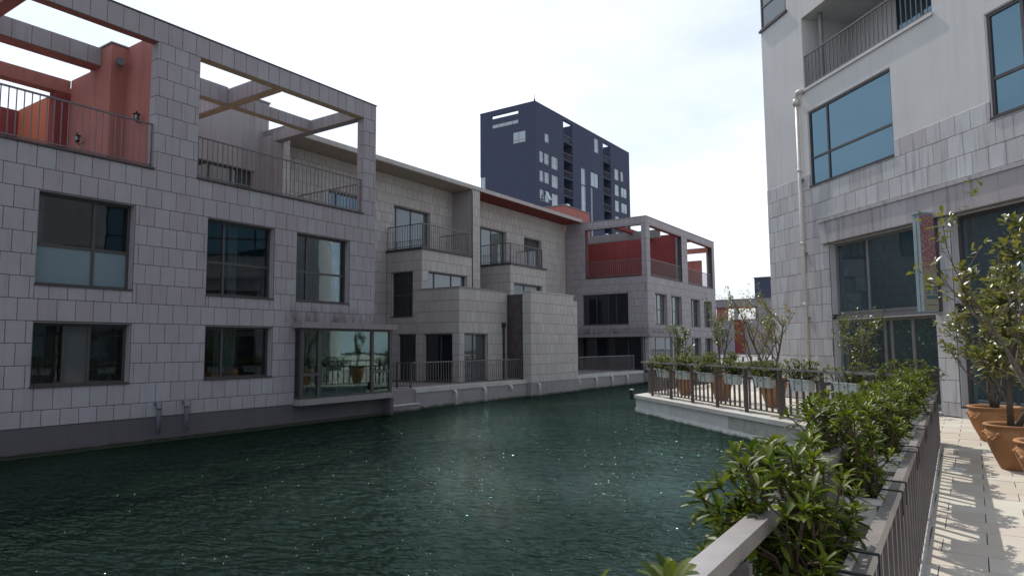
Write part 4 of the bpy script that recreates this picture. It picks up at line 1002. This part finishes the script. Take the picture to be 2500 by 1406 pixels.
def planter(label, c, along, out, group):
    """tapered plastic trough; c = centre of the rim at rail height"""
    t = thing('planter_box', label, 'planter', c, group); c = Vector(c); a = Vector((*along, 0)).normalized(); o = Vector((*out, 0)).normalized(); up = Vector((0, 0, 1))
    def ring(l, w, z): return [c+a*sx*l/2+o*sy*w/2+up*z for sx, sy in ((-1, -1), (1, -1), (1, 1), (-1, 1))]
    m = MB(); rs = [ring(.60, .13, -.25), ring(.655, .175, -.03), ring(.70, .215, -.022), ring(.70, .215, .0), ring(.66, .175, .004), ring(.64, .155, -.05)]
    for r in rs: m.v += [tuple(p) for p in r]
    for i in range(len(rs)-1):
        for j in range(4): m.f.append((4*i+j, 4*i+(j+1) % 4, 4*i+4+(j+1) % 4, 4*i+4+j))
    m.f.append((3, 2, 1, 0)); m.build('trough', 'planter_white', t)
    s = MB(); s.v = [tuple(p) for p in ring(.642, .157, -.04)]; s.f = [(0, 1, 2, 3)]; s.build('soil', 'soil', t)
    for k in (-.13, .13):                                           # hook straps over the inner rail and across the front
        q = MB(); w = .014
        pts = [c+a*k-o*.18+up*(-.10), c+a*k-o*.18+up*.012, c+a*k-o*.10+up*.014, c+a*k+o*.112+up*.012, c+a*(k+.0)+o*.114+up*(-.03), c+a*(k+.05)+o*.075+up*(-.25)]
        for p0, p1 in zip(pts, pts[1:]): q.bar(p0, p1, .018, .006)
        q.build('strap', 'strap_black', t)
    MB().tube([c+o*.088+up*(-.085)+a*.0, c+o*.099+up*(-.085)], .016, 10).build('emblem', 'strap_black', t)
    return t
ordn = ['first', 'second', 'third', 'fourth', 'fifth', 'sixth', 'seventh', 'eighth', 'ninth']
near_y = [1.10, 2.52, 3.96, 5.40, 6.84, 8.28, 9.72, 11.16, 12.55]
for k, y in enumerate(near_y):
    c = (fencex(y)-.125, y, .885)
    planter('white planter box on the walkway railing, %s from the camera' % ordn[k], c, DF, (-1, 0), 'planter boxes hung on the quay railings')
    nb = (150, 300, 300, 300, 200, 0, 0, 0, 0)[k]
    shrub('leafy green shrub in the walkway railing planter, %s from the camera' % ordn[k], (c[0], c[1], .83), DF, .70 if k else .45, (.42, .42, .50, .43, .42, .40, .38, .38, .38)[k], (20, 108, 116, 108, 96, 88, 80, 80, 80)[k], 11, (.085, .085, .08, .078, .078, .078, .078, .078, .078)[k], nb, group='shrubs in the railing planters', lean=.08, side_s=.13 if k != 1 else .115, full=.72 if k != 1 else .64, twigs=[(), ((-.1, .26, .30), (.1, .20, .26)), ((.0, .3, .3),), (), (), (), (), (), ()][k])
qd = Vector((-1, 1)).normalized(); q0 = Vector((fencex(13.2)-.12, 13.30))
for k in range(8):
    p = q0+qd*(.32+1.45*k+.03)+Vector((-S2, -S2))*.125; c = (p.x, p.y, .885)
    w = ordn[7-k]
    planter('white planter box on the stone quay railing, %s from the tip' % w, c, qd, (-1, -1), 'planter boxes hung on the quay railings')
    shrub('leafy shrub in the stone quay railing planter, %s from the tip' % w, (c[0], c[1], .84), qd, .95, random.uniform(.42, .52), 84 if k != 1 else 44, 9, .085, 0, group='shrubs in the railing planters')
for k in range(4):
    y = 23.0+2.9*k; c = (-9.12-.125, y, .885)
    planter('white planter box on the side quay railing, %s beyond the tip' % ordn[k], c, (0, 1), (-1, 0), 'planter boxes hung on the quay railings')
    shrub('leafy shrub in the side quay railing planter, %s beyond the tip' % ordn[k], (c[0], c[1], .84), (0, 1), 1.3, .50, 90, 9, .09, 0, group='shrubs in the railing planters')

# ------------------------------------------------------------------ pots and trees
def pot(label, x, y, r, hgt, belly=1.0, seg=32):
    t = thing('terracotta_pot', label, 'pot', (x, y, 0), 'terracotta pots on the plaza'); H = hgt
    prof = [(0, .0), (r*.52, .0), (r*.56, .02), (r*.80, H*.38), (r*.97, H*.68), (r*1.0, H*.80), (r*.93, H*.89), (r*.90, H*.92), (r*1.0, H*.955), (r*1.03, H*.975), (r*1.0, H), (r*.88, H*.995), (r*.82, H*.93), (r*.80, H*.86)]
    MB().lathe((x, y, 0), prof, seg).build('body', 'terracotta', t, True)
    MB().lathe((x, y, 0), [(0, H*.90), (r*.81, H*.885)], seg).build('soil', 'soil', t, True)
    m = MB()                                                     # moulded rope handles and a raised garland
    for a0 in (R(215), R(35), R(305)):
        pts = []
        for i in range(13):
            a = a0+(i-6)*.065; z = H*.73+.05*math.sin(i*math.pi/6)*.5-.03*math.cos((i-6)*.5); rr = r*(.985 if z < H*.8 else .99)
            pts.append((x+rr*math.cos(a), y+rr*math.sin(a), z))
        m.tube(pts, .016, 6)
        for i in (0, 6, 12): m.lathe(Vector(pts[i])-Vector((0, 0, .02)), [(0, 0), (.03, .01), (.035, .03), (.02, .05), (0, .055)], 8)
    m.build('relief', 'terracotta', t, True)
    return t
def tree(label, base_, *a, **k):
    return _tree(label, base_, *a, **k)
def _tree(label, base, height, trunk_r, crown, nleaf, ll, mat, nobj=0, stems=1, lean=Vector((0, 0, 0)), name='tree', sparse=1., barkm='bark', group=None, simple=False, low=.25, seed=0, wide=1.0, twig=True, mat2=None, frac2=.0):
    rs = random.getstate(); random.seed(seed)
    root = thing(name, label, 'tree', base, group); base = Vector(base); m = MB(); tips = []
    def limb(p, d, L, r, lev):
        n = 4; pts = [p]; rad = [r]
        for i in range(n):
            d = (d+rvec(.16)+Vector((0, 0, .05))).normalized(); p = p+d*(L/n); pts.append(p); rad.append(r*(1-.6*(i+1)/n))
        m.tube(pts, rad, 7 if lev == 0 else 5, cap=(lev == 0))
        if lev >= 2:
            for q in pts[1:]: tips.append((q, d, L))
            return
        k = (6, 4)[lev]
        for i in range(k):
            t = low+(1-low)*(i+random.random()*.6)/k if lev == 0 else .3+.7*(i+.5)/k
            t = min(t, .999); j = int(t*n); q = pts[j].lerp(pts[j+1], t*n-j)
            a = random.uniform(0, 6.28); el = R(random.uniform(25, 60)) if lev == 0 else R(random.uniform(5, 55))
            nd = Vector((math.cos(a)*math.cos(el)*wide, math.sin(a)*math.cos(el)*wide, math.sin(el)))
            nd = (nd+d*.35).normalized()
            limb(q, nd, L*random.uniform(.42, .62)*(wide if lev == 0 else 1), rad[j]*.55, lev+1)
        tips.append((pts[-1], d, L))
    for s in range(stems):
        a = 6.28*s/max(1, stems)+.6; d0 = Vector((math.cos(a)*.28, math.sin(a)*.28, 1)) if stems > 1 else Vector((0, 0, 1))
        limb(base+Vector((math.cos(a), math.sin(a), 0))*(.03 if stems > 1 else 0), (d0+lean).normalized(), height*.72*random.uniform(.85, 1.1), trunk_r, 0)
    trs = []; trs2 = []
    for i in range(nleaf):
        q, d, L = random.choice(tips); a = random.uniform(0, 6.28); el = R(random.uniform(-35, 60))
        nd = (Vector((math.cos(a)*math.cos(el), math.sin(a)*math.cos(el), math.sin(el)))+d*.5)
        (trs2 if random.random() < frac2 else trs).append((q+rvec(.05*sparse), nd, random.uniform(-.8, .8), ll*random.uniform(.6, 1.15), random.uniform(1.0, 1.35)))
    m.build('trunk', barkm, root, True)
    leaves(root, trs, mat, nobj, 'crown', simple)
    if trs2: leaves(root, trs2, mat2, 0, 'autumn_leaves', simple)
    random.setstate(rs); return root
# along the walkway (right edge of the picture)
pot('terracotta pot by the walkway, farthest of the three at the right edge', .22, 14.02, .39, .57)
pot('terracotta pot by the walkway, middle one of the three at the right edge', .38, 11.02, .345, .57)
pot('terracotta pot by the walkway, nearest and cut off by the right edge', .66, 9.45, .36, .55)
tree('sparse broadleaf tree in the farthest pot at the right edge', (.22, 14.02, .5), 2.0, .032, 0, 2200, .09, 'leaf_tree', 0, stems=3, seed=11, wide=1.15, low=.1, group='potted trees on the plaza')
tree('large sparse broadleaf tree in the middle pot at the right edge', (.36, 11.02, .5), 2.75, .042, 0, 2300, .125, 'leaf_tree', 300, stems=2, seed=23, wide=.95, low=.10, group='potted trees on the plaza', lean=Vector((.16, -.06, 0)))
tree('small leafy tree in the nearest pot cut off by the right edge', (.70, 9.45, .48), 2.3, .03, 0, 700, .11, 'leaf_tree', 200, stems=2, seed=5, wide=1.1, group='potted trees on the plaza')
# on the quay
pot('terracotta pot behind the quay railing, first from the tip', -8.02, 22.15, .31, .80)
pot('terracotta pot behind the quay railing, second from the tip', -6.32, 20.52, .34, .80)
pot('terracotta pot behind the quay railing, third from the tip', -4.42, 18.75, .34, .78)
pot('terracotta pot behind the quay railing, nearest the shopfront', -2.50, 19.0, .36, .62)
tree('thin young sapling in the quay pot nearest the tip', (-8.02, 22.15, .72), 2.0, .022, 0, 700, .11, 'leaf_sapling', 0, stems=2, seed=31, wide=.55, group='potted trees on the plaza', simple=True)
tree('sparse multi-stemmed tree in the second quay pot from the tip', (-6.32, 20.52, .72), 2.4, .03, 0, 1100, .085, 'leaf_sapling', 0, stems=3, seed=37, wide=.8, group='potted trees on the plaza', simple=True)
tree('forked dark-trunked tree in the third quay pot from the tip', (-4.42, 18.75, .70), 2.5, .04, 0, 1100, .085, 'leaf_sapling', 0, stems=2, seed=43, wide=.9, lean=Vector((-.12, 0, 0)), group='potted trees on the plaza', simple=True, mat2='leaf_autumn', frac2=.25)
tree('bushy little tree in the quay pot nearest the shopfront', (-2.50, 19.0, .56), 2.0, .026, 0, 2000, .075, 'leaf_sapling', 0, stems=3, seed=47, wide=1.0, low=.12, group='potted trees on the plaza', simple=True)
tree('slender tree with orange leaves behind the quay railing', (-7.0, 27.0, .0), 3.3, .045, 0, 1000, .10, 'leaf_sapling', 0, stems=2, seed=53, wide=.8, group='trees on the plaza', simple=True, mat2='leaf_autumn', frac2=.5)
tree('dark slender tree standing beside the corner of the right building', (-6.6, 30.0, .0), 3.5, .06, 0, 1400, .11, 'leaf_sapling', 0, stems=2, seed=59, wide=.9, group='trees on the plaza', simple=True)

def ground_light():
    c = Vector((-.27, 10.58, 0)); t = thing('ground_light', 'round metal light set flush into the paving in the railing shadow', 'light', c)
    MB().lathe(c, [(.0, .006), (.075, .006), (.078, .004)], 24).build('lens', 'glass_pale', t, True)
    MB().lathe(c, [(.078, .003), (.082, .012), (.105, .010), (.11, .001)], 24).build('ring', 'frame_white', t, True)
ground_light()
